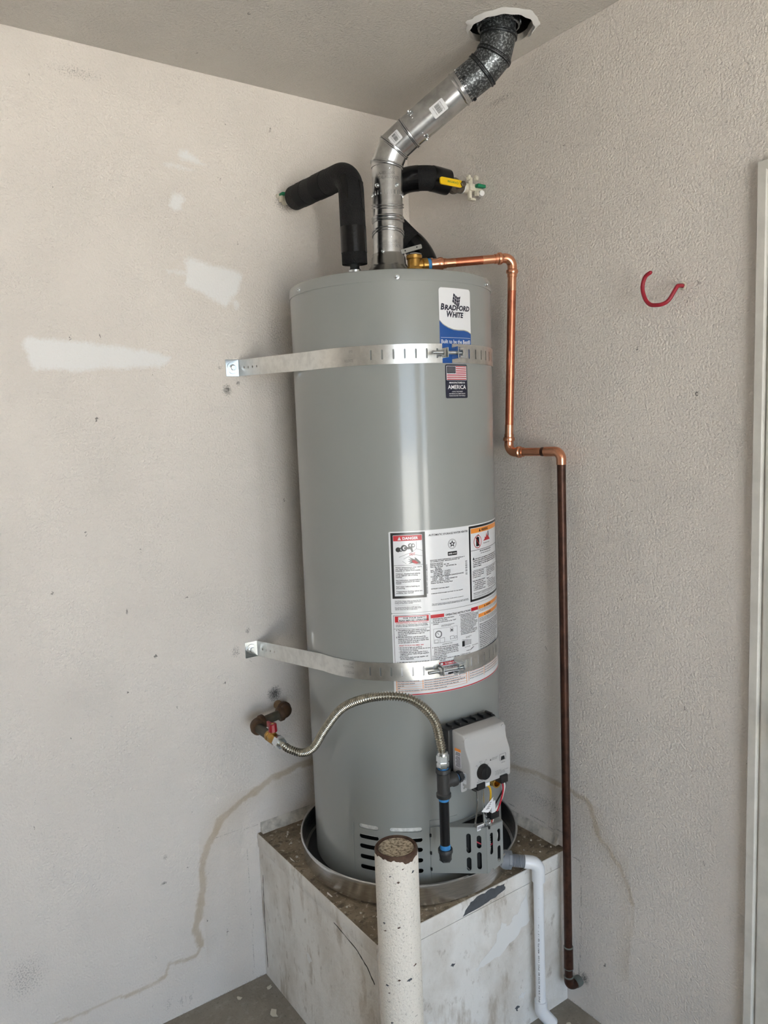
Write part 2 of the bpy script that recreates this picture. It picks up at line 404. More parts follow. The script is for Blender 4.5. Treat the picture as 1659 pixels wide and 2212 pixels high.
mat('control_grey', L(182, 181, 180), .45, bump=.08, bscale=700, bdist=.0004)
mat('control_black', L(15, 15, 16), .42)
mat('plastic_white', L(222, 224, 226), .4)
mat('wire_red', L(176, 18, 46), .4); mat('wire_white', L(225, 225, 218), .4); mat('wire_yellow', L(226, 178, 30), .4); mat('wire_black', L(18, 18, 19), .4); mat('wire_orange', L(214, 120, 40), .4)
mat('bollard_paint', L(228, 222, 212), .7, var=.55, vscale=230, vcol=L(92, 82, 72), thr=(.58, .68), bump=.9, bscale=210, bdist=.0022)
mat('rust', L(70, 48, 36), .8, var=.4, vscale=60, vcol=L(110, 88, 70), bump=.6, bscale=160, bdist=.002)
mat('bollard_cap', L(196, 183, 160), .9, var=.85, vscale=160, vcol=L(84, 68, 52), thr=(.44, .62), bump=.8, bscale=120, bdist=.003)
mat('chip_paint', L(206, 200, 186), .7)
mat('door_paint', L(214, 215, 217), .4)
mat('outside_wall', L(200, 190, 172), .9)

# ------------------------------------------------------------------ the room
HC = 2.5994       # ceiling height
XW, YF = -5.7, -4.6
def grid_wall(name, nu, nv, u1, v1, mp, extra, maskf, m):
    """dense wall patch u in [u1,0] x v in [0,v1] carrying the wear mask, plus plain continuation quads"""
    us = np.linspace(u1, 0, nu+1); vs = np.linspace(0, v1, nv+1); U, V = np.meshgrid(us, vs, indexing='ij')
    U = U.ravel(); V = V.ravel(); pts = mp(U, V)
    i, j = np.meshgrid(np.arange(nu), np.arange(nv), indexing='ij'); a = (i*(nv+1)+j).ravel()
    fs = np.stack([a, a+nv+1, a+nv+2, a+1], 1)
    n0 = len(pts); ev = np.array([p for q in extra for p in q], float).reshape(-1, 3)
    ef = np.arange(n0, n0+len(ev)).reshape(-1, 4)
    allv = np.concatenate([pts, ev]); allf = np.concatenate([fs, ef])
    me = bpy.data.meshes.new(name); me.vertices.add(len(allv)); me.vertices.foreach_set('co', allv.ravel())
    me.loops.add(allf.size); me.loops.foreach_set('vertex_index', allf.ravel().astype(np.int32))
    me.polygons.add(len(allf)); me.polygons.foreach_set('loop_start', np.arange(0, allf.size, 4, dtype=np.int32))
    me.update(); me.validate()
    col = np.zeros((len(allv), 4), np.float32); col[:, 3] = 1
    R, G, B = maskf(U, V); col[:n0, 0] = R; col[:n0, 1] = G; col[:n0, 2] = B
    at = me.color_attributes.new('wear', 'FLOAT_COLOR', 'POINT'); at.data.foreach_set('color', col.ravel())
    me.materials.append(MATS[m]); o = bpy.data.objects.new(name, me); COL.objects.link(o); o['kind'] = 'structure'; return o

STAIN_L = [(-0.36, .60), (-0.42, 0.617), (-0.455, 0.621), (-0.503, 0.623), (-0.551, 0.615), (-0.597, 0.605), (-0.65, 0.587), (-0.689, 0.572), (-0.727, 0.549), (-0.764, 0.535), (-0.775, 0.506), (-0.805, 0.469), (-0.822, 0.428), (-0.824, 0.362), (-0.836, 0.308), (-0.842, 0.262), (-0.855, 0.238), (-0.841, 0.189), (-0.855, 0.159), (-0.896, 0.16), (-0.935, 0.166), (-0.948, 0.142), (-0.988, 0.126), (-1.031, 0.13), (-1.084, 0.135), (-1.125, 0.136), (-1.166, 0.134), (-1.233, 0.141), (-1.4, .12)]
PATCH = [[(-1.175, 1.887), (-1.162, 1.898), (-1.035, 1.889), (-0.956, 1.882), (-0.849, 1.865), (-0.81, 1.856), (-0.816, 1.84), (-0.846, 1.825), (-0.984, 1.82), (-1.074, 1.814), (-1.154, 1.814), (-1.172, 1.843)],
         [(-0.758, 2.118), (-0.736, 2.12), (-0.662, 2.103), (-0.596, 2.093), (-0.608, 2.037), (-0.652, 1.992), (-0.685, 2.005), (-0.718, 2.024), (-0.766, 2.046), (-0.758, 2.077)],
         [(-0.816, 2.083), (-0.76, 2.081), (-0.761, 2.072), (-0.811, 2.076)],
         [(-0.781, 2.277), (-0.758, 2.278), (-0.745, 2.267), (-0.755, 2.239), (-0.774, 2.232), (-0.792, 2.244)],
         [(-0.752, 2.397), (-0.731, 2.398), (-0.7, 2.371), (-0.667, 2.364), (-0.717, 2.364), (-0.754, 2.365), (-0.761, 2.376)],
         [(-0.802, 2.35), (-0.755, 2.35), (-0.712, 2.347), (-0.75, 2.343), (-0.798, 2.341)],
         [(-.632, 2.004), (-.62, 2.02), (-.608, 2.004), (-.62, 1.988)]]
def blob(u, v, x, y, rx, ry): return np.exp(-(((u-x)/rx)**2+((v-y)/ry)**2))
def mask_left(u, v):
    n1 = fbm(u, v, 22, 4, 1)-.5; n2 = fbm(u, v, 40, 3, 5)-.5
    R = np.zeros(u.shape)
    for p in PATCH: R = np.maximum(R, sst(-.014, .014, sdpoly(u+n2*.020, v+n1*.014, p)))
    d, t = dpoly(u+n2*.016, v+n1*.016, STAIN_L)
    wd = np.where(t < .62, .013, .006)+n1*.006
    G = sst(1, .55, d/np.maximum(wd, .002))*np.where(t < .62, 1, .75)*(.75+.5*n1)
    ins = np.clip(1-d/.06, 0, 1)*.22*((u > -.83) & (v < .6)); G = np.maximum(G, ins)
    d2, t2 = dpoly(u, v+n1*.02, [(-1.36, .914), (-1.263, 0.909), (-1.195, 0.917), (-1.171, 0.92)])
    B = sst(.016, 0, d2)*.18
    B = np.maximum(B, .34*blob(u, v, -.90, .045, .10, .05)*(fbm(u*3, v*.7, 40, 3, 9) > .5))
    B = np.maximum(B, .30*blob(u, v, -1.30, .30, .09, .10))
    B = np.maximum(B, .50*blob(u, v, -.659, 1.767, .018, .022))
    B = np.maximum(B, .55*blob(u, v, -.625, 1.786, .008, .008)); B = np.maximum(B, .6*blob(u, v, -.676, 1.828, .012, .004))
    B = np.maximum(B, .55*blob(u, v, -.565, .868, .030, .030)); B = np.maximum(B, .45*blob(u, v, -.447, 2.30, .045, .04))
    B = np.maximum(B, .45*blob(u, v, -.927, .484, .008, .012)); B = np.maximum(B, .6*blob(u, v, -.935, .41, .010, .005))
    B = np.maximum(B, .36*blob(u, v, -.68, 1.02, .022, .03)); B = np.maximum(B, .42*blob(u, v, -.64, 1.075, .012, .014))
    B = np.maximum(B, .30*blob(u, v, -1.0, 2.53, .10, .03)); B = np.maximum(B, .28*blob(u, v, -.50, 1.93, .05, .10))  # soft dark patches below the ceiling and beside the heater
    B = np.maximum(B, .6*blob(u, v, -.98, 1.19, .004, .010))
    for pl_ in ([(-0.774, 0.487), (-0.719, 0.486), (-0.644, 0.481)], [(-0.684, 0.425), (-0.683, 0.362), (-0.68, 0.262), (-0.679, 0.167), (-0.685, 0.017)]):
        d3, _ = dpoly(u+n2*.006, v+n1*.006, pl_); B = np.maximum(B, .36*sst(.0045, .001, d3))
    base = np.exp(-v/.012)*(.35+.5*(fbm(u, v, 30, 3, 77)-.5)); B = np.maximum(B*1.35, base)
    return R, np.clip(G, 0, 1), B
STAIN_R = [(-.30, .60), (-0.417, 0.622), (-0.503, 0.634), (-0.591, 0.634), (-0.648, 0.635), (-0.671, 0.628), (-0.698, 0.629), (-0.713, 0.616), (-0.721, 0.597), (-0.732, 0.573), (-0.739, 0.554), (-0.75, 0.531), (-0.772, 0.522), (-0.79, 0.502), (-0.811, 0.487), (-0.822, 0.464), (-0.832, 0.442), (-0.842, 0.429), (-0.849, 0.401), (-0.846, 0.356), (-0.839, 0.306), (-0.835, 0.257), (-0.828, 0.205)]
def mask_right(u, v):
    n1 = fbm(u, v, 22, 4, 31)-.5; n2 = fbm(u, v, 40, 3, 45)-.5
    R = np.zeros(u.shape)
    d, t = dpoly(u+n2*.014, v+n1*.014, STAIN_R)
    wd = .010+n1*.006
    G = sst(1, .5, d/np.maximum(wd, .002))*(.62+.5*n1)*np.where(t > .82, .45, 1)
    G = np.maximum(G, np.clip(1-d/.05, 0, 1)*.25*((u > -.84) & (v < .62)))
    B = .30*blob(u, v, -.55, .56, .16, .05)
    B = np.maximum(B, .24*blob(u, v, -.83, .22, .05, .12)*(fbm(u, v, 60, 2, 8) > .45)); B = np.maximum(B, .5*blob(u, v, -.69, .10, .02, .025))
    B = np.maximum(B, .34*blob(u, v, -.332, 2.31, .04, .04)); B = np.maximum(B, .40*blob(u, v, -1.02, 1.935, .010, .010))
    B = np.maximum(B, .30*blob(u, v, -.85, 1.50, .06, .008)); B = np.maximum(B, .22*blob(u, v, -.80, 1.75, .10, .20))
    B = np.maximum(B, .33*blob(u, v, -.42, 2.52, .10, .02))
    for pl_ in ([(-0.65, 0.443), (-0.673, 0.444), (-0.679, 0.424), (-0.683, 0.38), (-0.678, 0.298), (-0.675, 0.197), (-0.67, 0.113), (-0.667, 0.077)], [(-.40, .50), (-0.434, 0.496), (-0.512, 0.496), (-0.581, 0.495), (-0.614, 0.5)]):
        d3, _ = dpoly(u+n2*.006, v+n1*.006, pl_); B = np.maximum(B, .42*sst(.0045, .001, d3))
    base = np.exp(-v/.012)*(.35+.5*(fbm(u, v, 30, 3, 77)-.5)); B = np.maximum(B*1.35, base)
    return R, np.clip(G, 0, 1), B
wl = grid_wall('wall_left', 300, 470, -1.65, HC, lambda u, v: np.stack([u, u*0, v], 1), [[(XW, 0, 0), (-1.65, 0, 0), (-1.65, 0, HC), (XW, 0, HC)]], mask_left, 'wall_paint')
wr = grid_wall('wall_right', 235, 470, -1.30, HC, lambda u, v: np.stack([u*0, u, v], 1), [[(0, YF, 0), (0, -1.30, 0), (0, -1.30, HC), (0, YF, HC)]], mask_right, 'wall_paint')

def flat(name, quads, m, kind='structure'):
    b = MB()
    for q in quads: b.add(q, [tuple(range(len(q)))])
    return b.build(name, m, kind=kind)
flat('floor', [[(XW, YF, 0), (0, YF, 0), (0, 0, 0), (XW, 0, 0)]], 'concrete')
flat('wall_side', [[(XW, YF, 0), (XW, 0, 0), (XW, 0, HC), (XW, YF, HC)]], 'wall_paint')
# front wall with the open garage doorway behind the photographer
OX0, OX1, OZ = -2.75, -.46, 2.2
PX0, PX1 = -1.28, -.82     # unseen pier added to split the doorway's reflection in the heater jacket
flat('wall_front', [[(XW, YF, 0), (OX0, YF, 0), (OX0, YF, HC), (XW, YF, HC)], [(OX1, YF, 0), (0, YF, 0), (0, YF, HC), (OX1, YF, HC)], [(OX0, YF, OZ), (OX1, YF, OZ), (OX1, YF, HC), (OX0, YF, HC)], [(PX0, YF, 0), (PX1, YF, 0), (PX1, YF, OZ), (PX0, YF, OZ)]], 'wall_paint')
flat('driveway_ground', [[(-20, -40, -.02), (15, -40, -.02), (15, YF, -.02), (-20, YF, -.02)]], 'driveway')

# ceiling with the round vent cut-out
HX, HY, HR = -.146, -.580, .078
cb = MB()
hole = [(HX+(HR+.004*math.sin(3.1*a)+.003*math.sin(7*a+1))*math.cos(a), HY+(HR+.004*math.sin(3.1*a)+.003*math.sin(7*a+1))*math.sin(a)) for a in [2*PI*k/40 for k in range(40)]]
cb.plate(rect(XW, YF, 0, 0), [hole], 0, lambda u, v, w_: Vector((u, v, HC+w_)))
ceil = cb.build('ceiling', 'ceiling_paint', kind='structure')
b = MB()   # cut edge of the plasterboard
for i in range(40):
    a, c = hole[i], hole[(i+1) % 40]
    b.add([(a[0], a[1], HC), (c[0], c[1], HC), (c[0], c[1], HC+.016), (a[0], a[1], HC+.016)], [(0, 1, 2, 3)])
b.build('cut_edge', 'caulk', ceil)
b = MB()   # ragged plaster smear round the far rim
N_ = 36; ring = []
for k in range(N_+1):
    a = math.radians(138)+math.radians(212)*k/N_
    ro = HR+.003+.016*math.sin(PI*k/N_)**.8+.0022*math.sin(k*.9)+.0014*math.sin(k*1.7+1)+(.012 if k in (5, 6) else 0)
    ring.append((a, HR+.001+.002*math.sin(k*1.3), ro))
for (a, r1, r2), (c, s1, s2) in zip(ring, ring[1:]):
    q = lambda t, r, z: (HX+r*math.cos(t), HY+r*math.sin(t), z)
    b.add([q(a, r1, HC-.006), q(c, s1, HC-.006), q(c, (s1+s2)/2, HC-.004), q(a, (r1+r2)/2, HC-.004), q(c, s2, HC-.0003), q(a, r2, HC-.0003), q(a, r1, HC+.012), q(c, s1, HC+.012)],
          [(0, 1, 2, 3), (3, 2, 4, 5), (6, 7, 1, 0)])
b.build('plaster_smear', 'peel_white', ceil)
b = MB(); b.lathe((HX, HY, HC+.016), (0, 0, 1), [(0, .105), (.45, .105), (.45, 0)], 32); b.lathe((HX, HY, HC+.016), (0, 0, 1), [(0, .105), (0, .079)], 32)
b.build('ceiling_dark_can', 'black_inside', ceil)  # closed black can paints the darkness above the opening

# door casing and door on the right wall
dr = MB()
prof = [(0, 0), (0, .017), (.002, .019), (.0185, .019), (.0205, .017), (.0215, .009), (.0255, .009), (.027, .014), (.056, .014), (.060, .011), (.062, .011), (.062, 0)]
DY, DZ = -1.157, 2.144
def sweep(mb, A, B):
    n = len(A); mb.add(A+B, [(i, (i+1) % n, n+(i+1) % n, n+i) for i in range(n)]+[tuple(range(n))[::-1], tuple(range(n, 2*n))])
sweep(dr, [(-h, DY-y, 0) for y, h in prof], [(-h, DY-y, DZ-y) for y, h in prof])
t1 = dr.build('trim_1', 'trim_paint', kind='structure'); t1['label'] = 'white painted door casing'
dr = MB(); sweep(dr, [(-h, DY-y, DZ-y) for y, h in prof], [(-h, DY-1.02+y, DZ-y) for y, h in prof])
dr.build('trim_2', 'trim_paint', kind='structure')
dr = MB(); sweep(dr, [(-h, DY-1.02+y, DZ-y) for y, h in prof], [(-h, DY-1.02+y, 0) for y, h in prof])
dr.build('trim_3', 'trim_paint', kind='structure')
dr = MB(); dr.box((-.010, DY-.958, 0), (0, DY-.062, DZ-.062), .001)
d1 = dr.build('door_1', 'door_paint', kind='structure')
for z0, z1 in ((.25, .95), (1.1, 1.9)):
    for y0, y1 in ((-.85, -.55), (-.45, -.15)):
        pb = MB(); pb.box((-.016, DY+y0, z0), (-.009, DY+y1, z1), .004); pb.build('door_panel', 'door_paint', d1)
kb = MB(); kb.lathe((-.010, DY-.14, 1.0), (-1, 0, 0), [(0, .03), (.006, .03), (.008, .012), (.03, .012), (.04, .026), (.055, .026), (.062, .012), (.062, 0)], 24); kb.build('door_knob', 'zinc', d1)

# ------------------------------------------------------------------ platform (corner stand)
BW, BD, BH = .6477, .6310, .457
pf = thing('heater_platform', 'dirty off-white boxed-in corner platform under the water heater', 'platform', (-BW/2, -BD/2, 0))
def jag(pts, amp, n=5, seed=1):
    rnd = random.Random(seed); out = []
    for a, c in zip(pts, pts[1:]+pts[:1]):
        for k in range(n):
            t = k/n; out.append((a[0]+(c[0]-a[0])*t+rnd.uniform(-amp, amp), a[1]+(c[1]-a[1])*t+rnd.uniform(-amp, amp)))
    return out
b = MB(); b.box((-BW+.003, -BD+.012, 0), (-BW+.016, -.001, BH-.0472)); side = b.build('side_panel', 'platform_paint', pf)
b = MB(); b.box((-BW+.004, -BD+.003, 0), (-.001, -BD+.016, BH-.0472)); front = b.build('front_panel', 'platform_paint', pf)
b = MB(); b.box((-BW+.010, -BD+.010, .002), (-.003, -.003, BH-.012)); b.build('core', 'crack_dark', pf)
b = MB(); b.box((-BW, -BD+.0005, BH-.044), (-BW+.018, -.001, BH-.002), .0015); b.build('edge_strip', 'platform_paint', pf)
b = MB(); b.box((-BW+.0005, -BD, BH-.044), (-.001, -BD+.018, BH-.002), .0015); fs_ = b.build('edge_strip', 'platform_paint', pf)
# top board as an uneven grid
b = MB(); n = 44; vs = []; rnd = random.Random(3)
for i in range(n+1):
    for j in range(n+1):
        x = -BW+.002+(BW-.003)*i/n; y = -BD+.002+(BD-.003)*j/n
        vs.append((x, y, BH+float(fbm(np.array([x]), np.array([y]), 18, 3, 2)[0]-.5)*.006*min(1, i/2, j/2, (n-i)/2, (n-j)/2)-.0015))
b.add(vs, [(i*(n+1)+j, (i+1)*(n+1)+j, (i+1)*(n+1)+j+1, i*(n+1)+j+1) for i in range(n) for j in range(n)])
b.build('top_board', 'platform_top', pf)
b = MB(); rnd = random.Random(12)
for k in range(260):      # grit and flakes of paint lying on the board
    x = -BW+.02+rnd.random()*(BW-.04); y = -BD+.02+rnd.random()*(BD-.04)
    if math.hypot(x+.325, y+.328) < .312: continue
    r_ = rnd.uniform(.0012, .0045); a = rnd.random()*6.3; h_ = rnd.uniform(.0006, .002)
    P = [(x+r_*rnd.uniform(.6, 1.2)*math.cos(a+q*2*PI/5), y+r_*rnd.uniform(.6, 1.2)*math.sin(a+q*2*PI/5)) for q in range(5)]
    b.add([(u_, v_, BH) for u_, v_ in P]+[(u_, v_, BH+.0015+h_*rnd.uniform(.5, 1.4)) for u_, v_ in P], [(0, 1, 6, 5), (1, 2, 7, 6), (2, 3, 8, 7), (3, 4, 9, 8), (4, 0, 5, 9), (5, 6, 7, 8, 9)])
b.build('grit', 'chip_paint', pf, kind='stuff')
# sloping fillet of old filler where the top meets the walls
b = MB(); sweep(b, [(-BW+.012, -.001, BH-.002), (-BW+.012, -.016, BH-.002), (-BW+.012, -.008, BH+.014), (-BW+.012, -.001, BH+.029)], [(-.002, -.001, BH-.002), (-.002, -.016, BH-.002), (-.002, -.008, BH+.014), (-.002, -.001, BH+.029)]); b.build('filler_strip', 'caulk', pf)
b = MB(); sweep(b, [(-.001, -BD+.03, BH-.002), (-.014, -BD+.03, BH-.002), (-.007, -BD+.03, BH+.013), (-.001, -BD+.03, BH+.027)], [(-.001, -.002, BH-.002), (-.014, -.002, BH-.002), (-.007, -.002, BH+.013), (-.001, -.002, BH+.027)]); b.build('filler_strip', 'caulk', pf)
FR = lambda u, v, w_: Vector((u, -BD+.003-w_, v)); FS = lambda u, v, w_: Vector((u, -BD-w_, v))
SD = lambda u, v, w_: Vector((-BW+.003-w_, u, v)); SS = lambda u, v, w_: Vector((-BW-w_, u, v))
b = MB(); b.plate(jag([(-.385, .419), (-.36, .446), (-.30, .452), (-.245, .450), (-.240, .432), (-.30, .421)], .003, 5, 4), (), .0006, FS); o = b.build('bare_patch', 'bare_grey', fs_); o['label'] = 'dark grey bare patch where paint has peeled'
b = MB(); b.plate(jag([(-.35, .25), (-.28, .285), (-.255, .34), (-.225, .325), (-.19, .345), (-.155, .395), (-.15, .31), (-.22, .265), (-.30, .245)], .006, 5, 6), (), .0006, FR); b.build('peeled_patch', 'peel_white', front)
b = MB(); b.plate(jag([(-.30, .215), (-.285, .235), (-.27, .225), (-.28, .205)], .004, 3, 8), (), .0006, SD); b.build('peeled_patch', 'peel_white', side)
b = MB(); b.plate(jag([(-BD+.02, .345), (-BD+.05, .372), (-BD+.10, .392), (-BD+.20, .404), (-BD+.20, .4025), (-BD+.10, .3895), (-BD+.052, .3685), (-BD+.022, .342)], .0009, 6, 9), (), .0006, SD); b.build('crack', 'crack_dark', side)
b = MB(); b.plate(jag([(-.014, .03), (-.012, .20), (-.018, .33), (-.0192, .33), (-.0138, .20), (-.0155, .03)], .0007, 8, 10), (), .0006, SD); b.build('crack', 'crack_dark', side)
for k, (u_, v_, s_) in enumerate([(-.5, .18, .010), (-.42, .30, .008), (-.33, .08, .012), (-.18, .10, .016), (-.20, .07, .010), (-.48, .06, .012), (-.12, .38, .010), (-.55, .31, .007)]):
    b = MB(); b.plate(jag([(u_-s_, v_), (u_, v_+s_*.6), (u_+s_*.8, v_+s_*.1), (u_, v_-s_*.7)], s_*.3, 4, 20+k), (), .0005, FR); b.build('paint_chip', 'bare_grey' if k % 3 == 1 else 'peel_white', front)

# loose paint flakes on the floor
for k, (x, y, s_, a, lab) in enumerate([(-.665, -.06, .009, .3, 'small pale paint flake on the concrete at the platform side panel'), (-.70, -.16, .016, 1.2, 'largest pale paint flake lying on the concrete floor'), (-.755, -.045, .008, 2, 'pale paint flake on the floor against the scuffed wall base'),
        (-.075, -.700, .013, 1.1, 'broad paint flake on the floor between the plastic drain pipe and the brown copper pipe'), (-.045, -.735, .009, 2.2, 'paint crumb on the floor below the brown copper elbow'), (-.120, -.690, .007, 1.9, 'tiny paint crumb beside the foot of the white plastic drain pipe')]):
    b = MB(); pts = jag([(-s_, -s_*.5), (s_*.7, -s_*.6), (s_, s_*.3), (-s_*.2, s_*.7), (-s_*.9, s_*.3)], s_*.2, 2, 40+k)
    b.plate(pts, (), .0012, lambda u, v, w_: Vector((x+u*math.cos(a)-v*math.sin(a), y+u*math.sin(a)+v*math.cos(a), .0004+w_+.0015*(u/s_)**2)))
    tag(b.build('paint_flake', 'chip_paint', org=(x, y, 0)), lab, 'paint flake', 'loose paint flakes on the floor')

# ------------------------------------------------------------------ drain pan
AX, AY, R = -.325, -.328, .264
pan = thing('drain_pan', 'round brushed aluminium drain pan under the water heater', 'pan', (AX, AY, BH))
b = MB(); b.lathe((AX, AY, BH+.001), (0, 0, 1), [(0, 0), (0, .296), (.004, .301), (.050, .306), (.056, .309), (.060, .3085), (.0615, .305), (.060, .3025), (.055, .303), (.048, .3035), (.005, .2985), (.003, .292), (.002, 0)], 128)
b.build('pan_body', 'pan_metal', pan)
b = MB(); b.lathe((AX, AY, BH+.0035), (0, 0, 1), [(0, 0), (0, .291), (.0005, .291), (.0005, 0)], 96); b.build('pan_floor_shade', 'pan_shade', pan)  # dark disc paints the shadow inside the pan

# ------------------------------------------------------------------ water heater
wh = thing('water_heater', 'tall grey gas storage water heater with white labels standing in the drain pan', 'water heater', (AX, AY, BH))
Z0 = BH+.022
def cy(u, v, w_):      # u: metres along the jacket from its front, v: height
    a = math.radians(270)+u/R; r = R+w_; return Vector((AX+r*math.cos(a), AY+r*math.sin(a), v))
def U(deg): return math.radians(deg-270)*R
ZT = .668
# lower jacket band with open louvre slots
slots = []
for k, z in enumerate((.641, .6135, .587, .559, .531)):
    for a0, a1 in ((205.5, 217.1), (223.6, 241.4)):
        slots.append(pill((U(a0)+U(a1))/2, z, U(a1)-U(a0), .0115))
b = MB(); b.plate(rect(U(90), Z0, U(450), ZT), slots, .0008, cy, cuts=fr(U(90), U(450), 120)[1:-1], w0=-.0008)
b.build('lower_jacket', 'jacket', wh, sharp=50)
b = MB(); b.lathe((AX, AY, 0), (0, 0, 1), [(ZT, R), (1.9855, R), (1.9855, R-.002)], 160); b.build('jacket', 'jacket', wh)
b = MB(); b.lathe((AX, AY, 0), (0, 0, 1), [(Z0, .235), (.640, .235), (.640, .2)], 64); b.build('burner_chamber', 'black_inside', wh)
b = MB(); b.lathe((AX, AY, 0), (0, 0, 1), [(.6155, .2), (.6155, R-.0045), (ZT+.01, R-.0045), (ZT+.01, .2)], 96); b.build('insulation_ring', 'insulation_white', wh)
b = MB()
for k in range(3):
    a = math.radians(30+120*k); b.cyl((AX+.2*math.cos(a), AY+.2*math.sin(a), BH+.0045), (AX+.2*math.cos(a), AY+.2*math.sin(a), Z0+.002), .02, 16)
b.lathe((AX, AY, 0), (0, 0, 1), [(Z0, 0), (Z0, R-.001), (Z0+.004, R-.001)], 96); b.build('base', 'black_inside', wh)
# pressed rib left of the louvres, and dents
for a, z0, z1 in ((201.0, .512, .655),):
    b = MB(); b.plate(pill(U(a), (z0+z1)/2, .006, z1-z0), (), .0011, cy); b.build('pressed_rib', 'jacket', wh)
# lid
b = MB(); b.lathe((AX, AY, 0), (0, 0, 1), [(1.9845, R-.002), (1.9845, R+.0016), (2.004, R+.0016), (2.0105, R-.001), (2.0125, R-.006), (2.013, .22), (2.018, .10), (2.019, .055), (2.019, 0)], 160); b.build('top_lid', 'jacket', wh)
for k in range(6):
    a = math.radians(176.8+61*k); d = Vector((math.cos(a), math.sin(a), 0)); b = MB()
    o_ = Vector((AX, AY, 1.9935))+d*(R+.0014)
    b.lathe(o_, d, [(0, .0062), (.001, .0062), (.0015, .0046), (.0042, .0044), (.0048, .003), (.0034, .0022), (.0034, 0)], 12); b.build('lid_screw', 'zinc', wh)
# seam of the jacket
b = MB(); b.plate(rect(U(330)-.002, ZT, U(330)+.002, 1.984), (), .0009, cy); b.build('jacket_seam', 'jacket', wh)

# ---- labels on the jacket
def label(outer, name, m, parent, w0=.0002, t=.0003, holes=(), nu=None):
    us = [q[0] for q in outer]; n = max(2, int((max(us)-min(us))/.010)+1)
    b = MB(); b.plate(outer, holes, t, cy, cuts=fr(min(us), max(us), n)[1:-1], w0=w0); return b.build(name, m, parent, sharp=60)
# brand badge
uA, uB = U(259.4), U(281.2); zA, zB = 1.7935, 1.9715
ul = uB-uA
lb = label(rrect(uA, zA, uB, zB, .008), 'brand_label', 'label_silver', wh); lb['label'] = 'white and blue brand label reading BRADFORD WHITE'
e = .0012
WV = ((0, 1.8957), (.1, 1.8862), (.25, 1.8790), (.4, 1.8748), (.55, 1.8736), (.75, 1.8742), (.88, 1.8722), (1, 1.8675))
top = [(uA+e+(ul-2*e)*t, float(np.interp(t, [q[0] for q in WV], [q[1] for q in WV]))) for t in fr(0, 1, 24)]
tp = [q for q in rrect(uA+e, zA+e, uB-e, zB-e, .007) if q[1] > 1.92]
label(top+tp, 'badge_white_field', 'label_white', lb, .0005, .0002)
bot = [q for q in rrect(uA+e, zA+e, uB-e, zB-e, .007) if q[1] < 1.82]
top2 = [(u_, v_-.0022) for u_, v_ in top]
label(top2[::-1]+bot, 'badge_blue_field', 'label_blue', lb, .0005, .0002)
uc = (uA+uB)/2
b = MB()
b.text('B', 1, cy, uA+.0045, 1.9195, .0010, width=.0105, height=.0150, bold=.040, shear=.2)
b.text('RADFORD', 1, cy, uA+.0155, 1.9190, .0010, width=.0800, height=.0128, bold=.042, shear=.2)
b.text('W', 1, cy, uA+.0200, 1.9030, .0010, width=.0190, height=.0150, bold=.040, shear=.2)
b.text('HITE', 1, cy, uA+.0380, 1.9025, .0010, width=.0350, height=.0128, bold=.042, shear=.2)
b.build('brand_lettering', 'label_navy', lb, kind='stuff')
b = MB(); b.text('®', 1, cy, uA+.079, 1.9125, .0010, width=.0018, height=.0018)
# waving flag mark
for i in range(4):
    for j in range(3):
        f_ = lambda s, t: (uc-.0115+.023*s*.98+.0035*(t-.5)*1.2+.002, 1.9350+.021*t+.0030*math.sin(2*PI*(s*.75+.30))-.004*s)
        s0, s1 = i/4+.015, (i+1)/4-.02; t0_, t1_ = j/3+.02, (j+1)/3-.02
        if i == 3 or j == 0: s1 -= .01
        b.plate([f_(s, t0_) for s in fr(s0, s1, 3)]+[f_(s, t1_) for s in fr(s1, s0, 3)], (), .0002, cy, w0=.0008)
b.build('flag_mark', 'label_navy', lb, kind='stuff')
b = MB(); b.text('Built to be the Best®', 1, cy, uA+.0042, 1.8412, .0010, width=.091, height=.0098, bold=.010)
b.plate(rect(uA+.004, 1.8545, uB-.004, 1.8552), (), .0002, cy, cuts=fr(uA, uB, 8), w0=.0008); b.build('badge_motto', 'label_white', lb, kind='stuff')
# flag badge
uF, uG = U(262.3), U(277.0); z1, z2 = 1.7118, 1.7915
lf = label(rrect(uF, z1, uG, z2, .0035), 'flag_label', 'label_navy', wh, .0010); lf['label'] = 'navy sticker with an American flag reading MANUFACTURED IN AMERICA'
fl0, fl1, ft0, ft1 = uF+.0028, uG-.0028, 1.7545, 1.7885
label(rect(fl0, ft0, fl1, ft1), 'flag_white', 'label_white', lf, .0013, .0002)
for k in range(7):
    hh = (ft1-ft0-.002)/13; y1 = ft1-.001-2*k*hh
    label(rect(fl0+.001 if k > 3 else fl0+.0275, y1-hh, fl1-.001, y1), 'flag_stripe', 'label_flag_red', lf, .0015, .0002)
label(rect(fl0+.001, ft1-.001-7*hh, fl0+.0268, ft1-.001), 'flag_canton', 'label_navy', lf, .0015, .0002)
b = MB()
for i in range(9):
    for j in range(11):
        if (i+j) % 2 == 0:
            b.plate(circ(fl0+.0028+.0222*j/10, ft1-.0027-(7*hh-.0034)*i/8, .00055, 6), (), .0001, cy, w0=.0017)
b.build('flag_stars', 'label_white', lf, kind='stuff')
b = MB(); uc2 = (uF+uG)/2
for t_, wd, z_, h_, bo in (('MANUFACTURED IN', .048, 1.7467, .0040, .02), ('AMERICA', .056, 1.7335, .0098, .012), ('USING THE FINEST', .034, 1.7262, .0026, .01), ('MATERIALS & COMPONENTS', .050, 1.7212, .0026, .01), ('FROM AROUND THE WORLD', .050, 1.7162, .0026, .01)):
    b.text(t_, 1, cy, uc2-wd/2, z_, .0017, width=wd, height=h_, bold=bo)
b.build('badge_lettering', 'label_white', lf, kind='stuff')

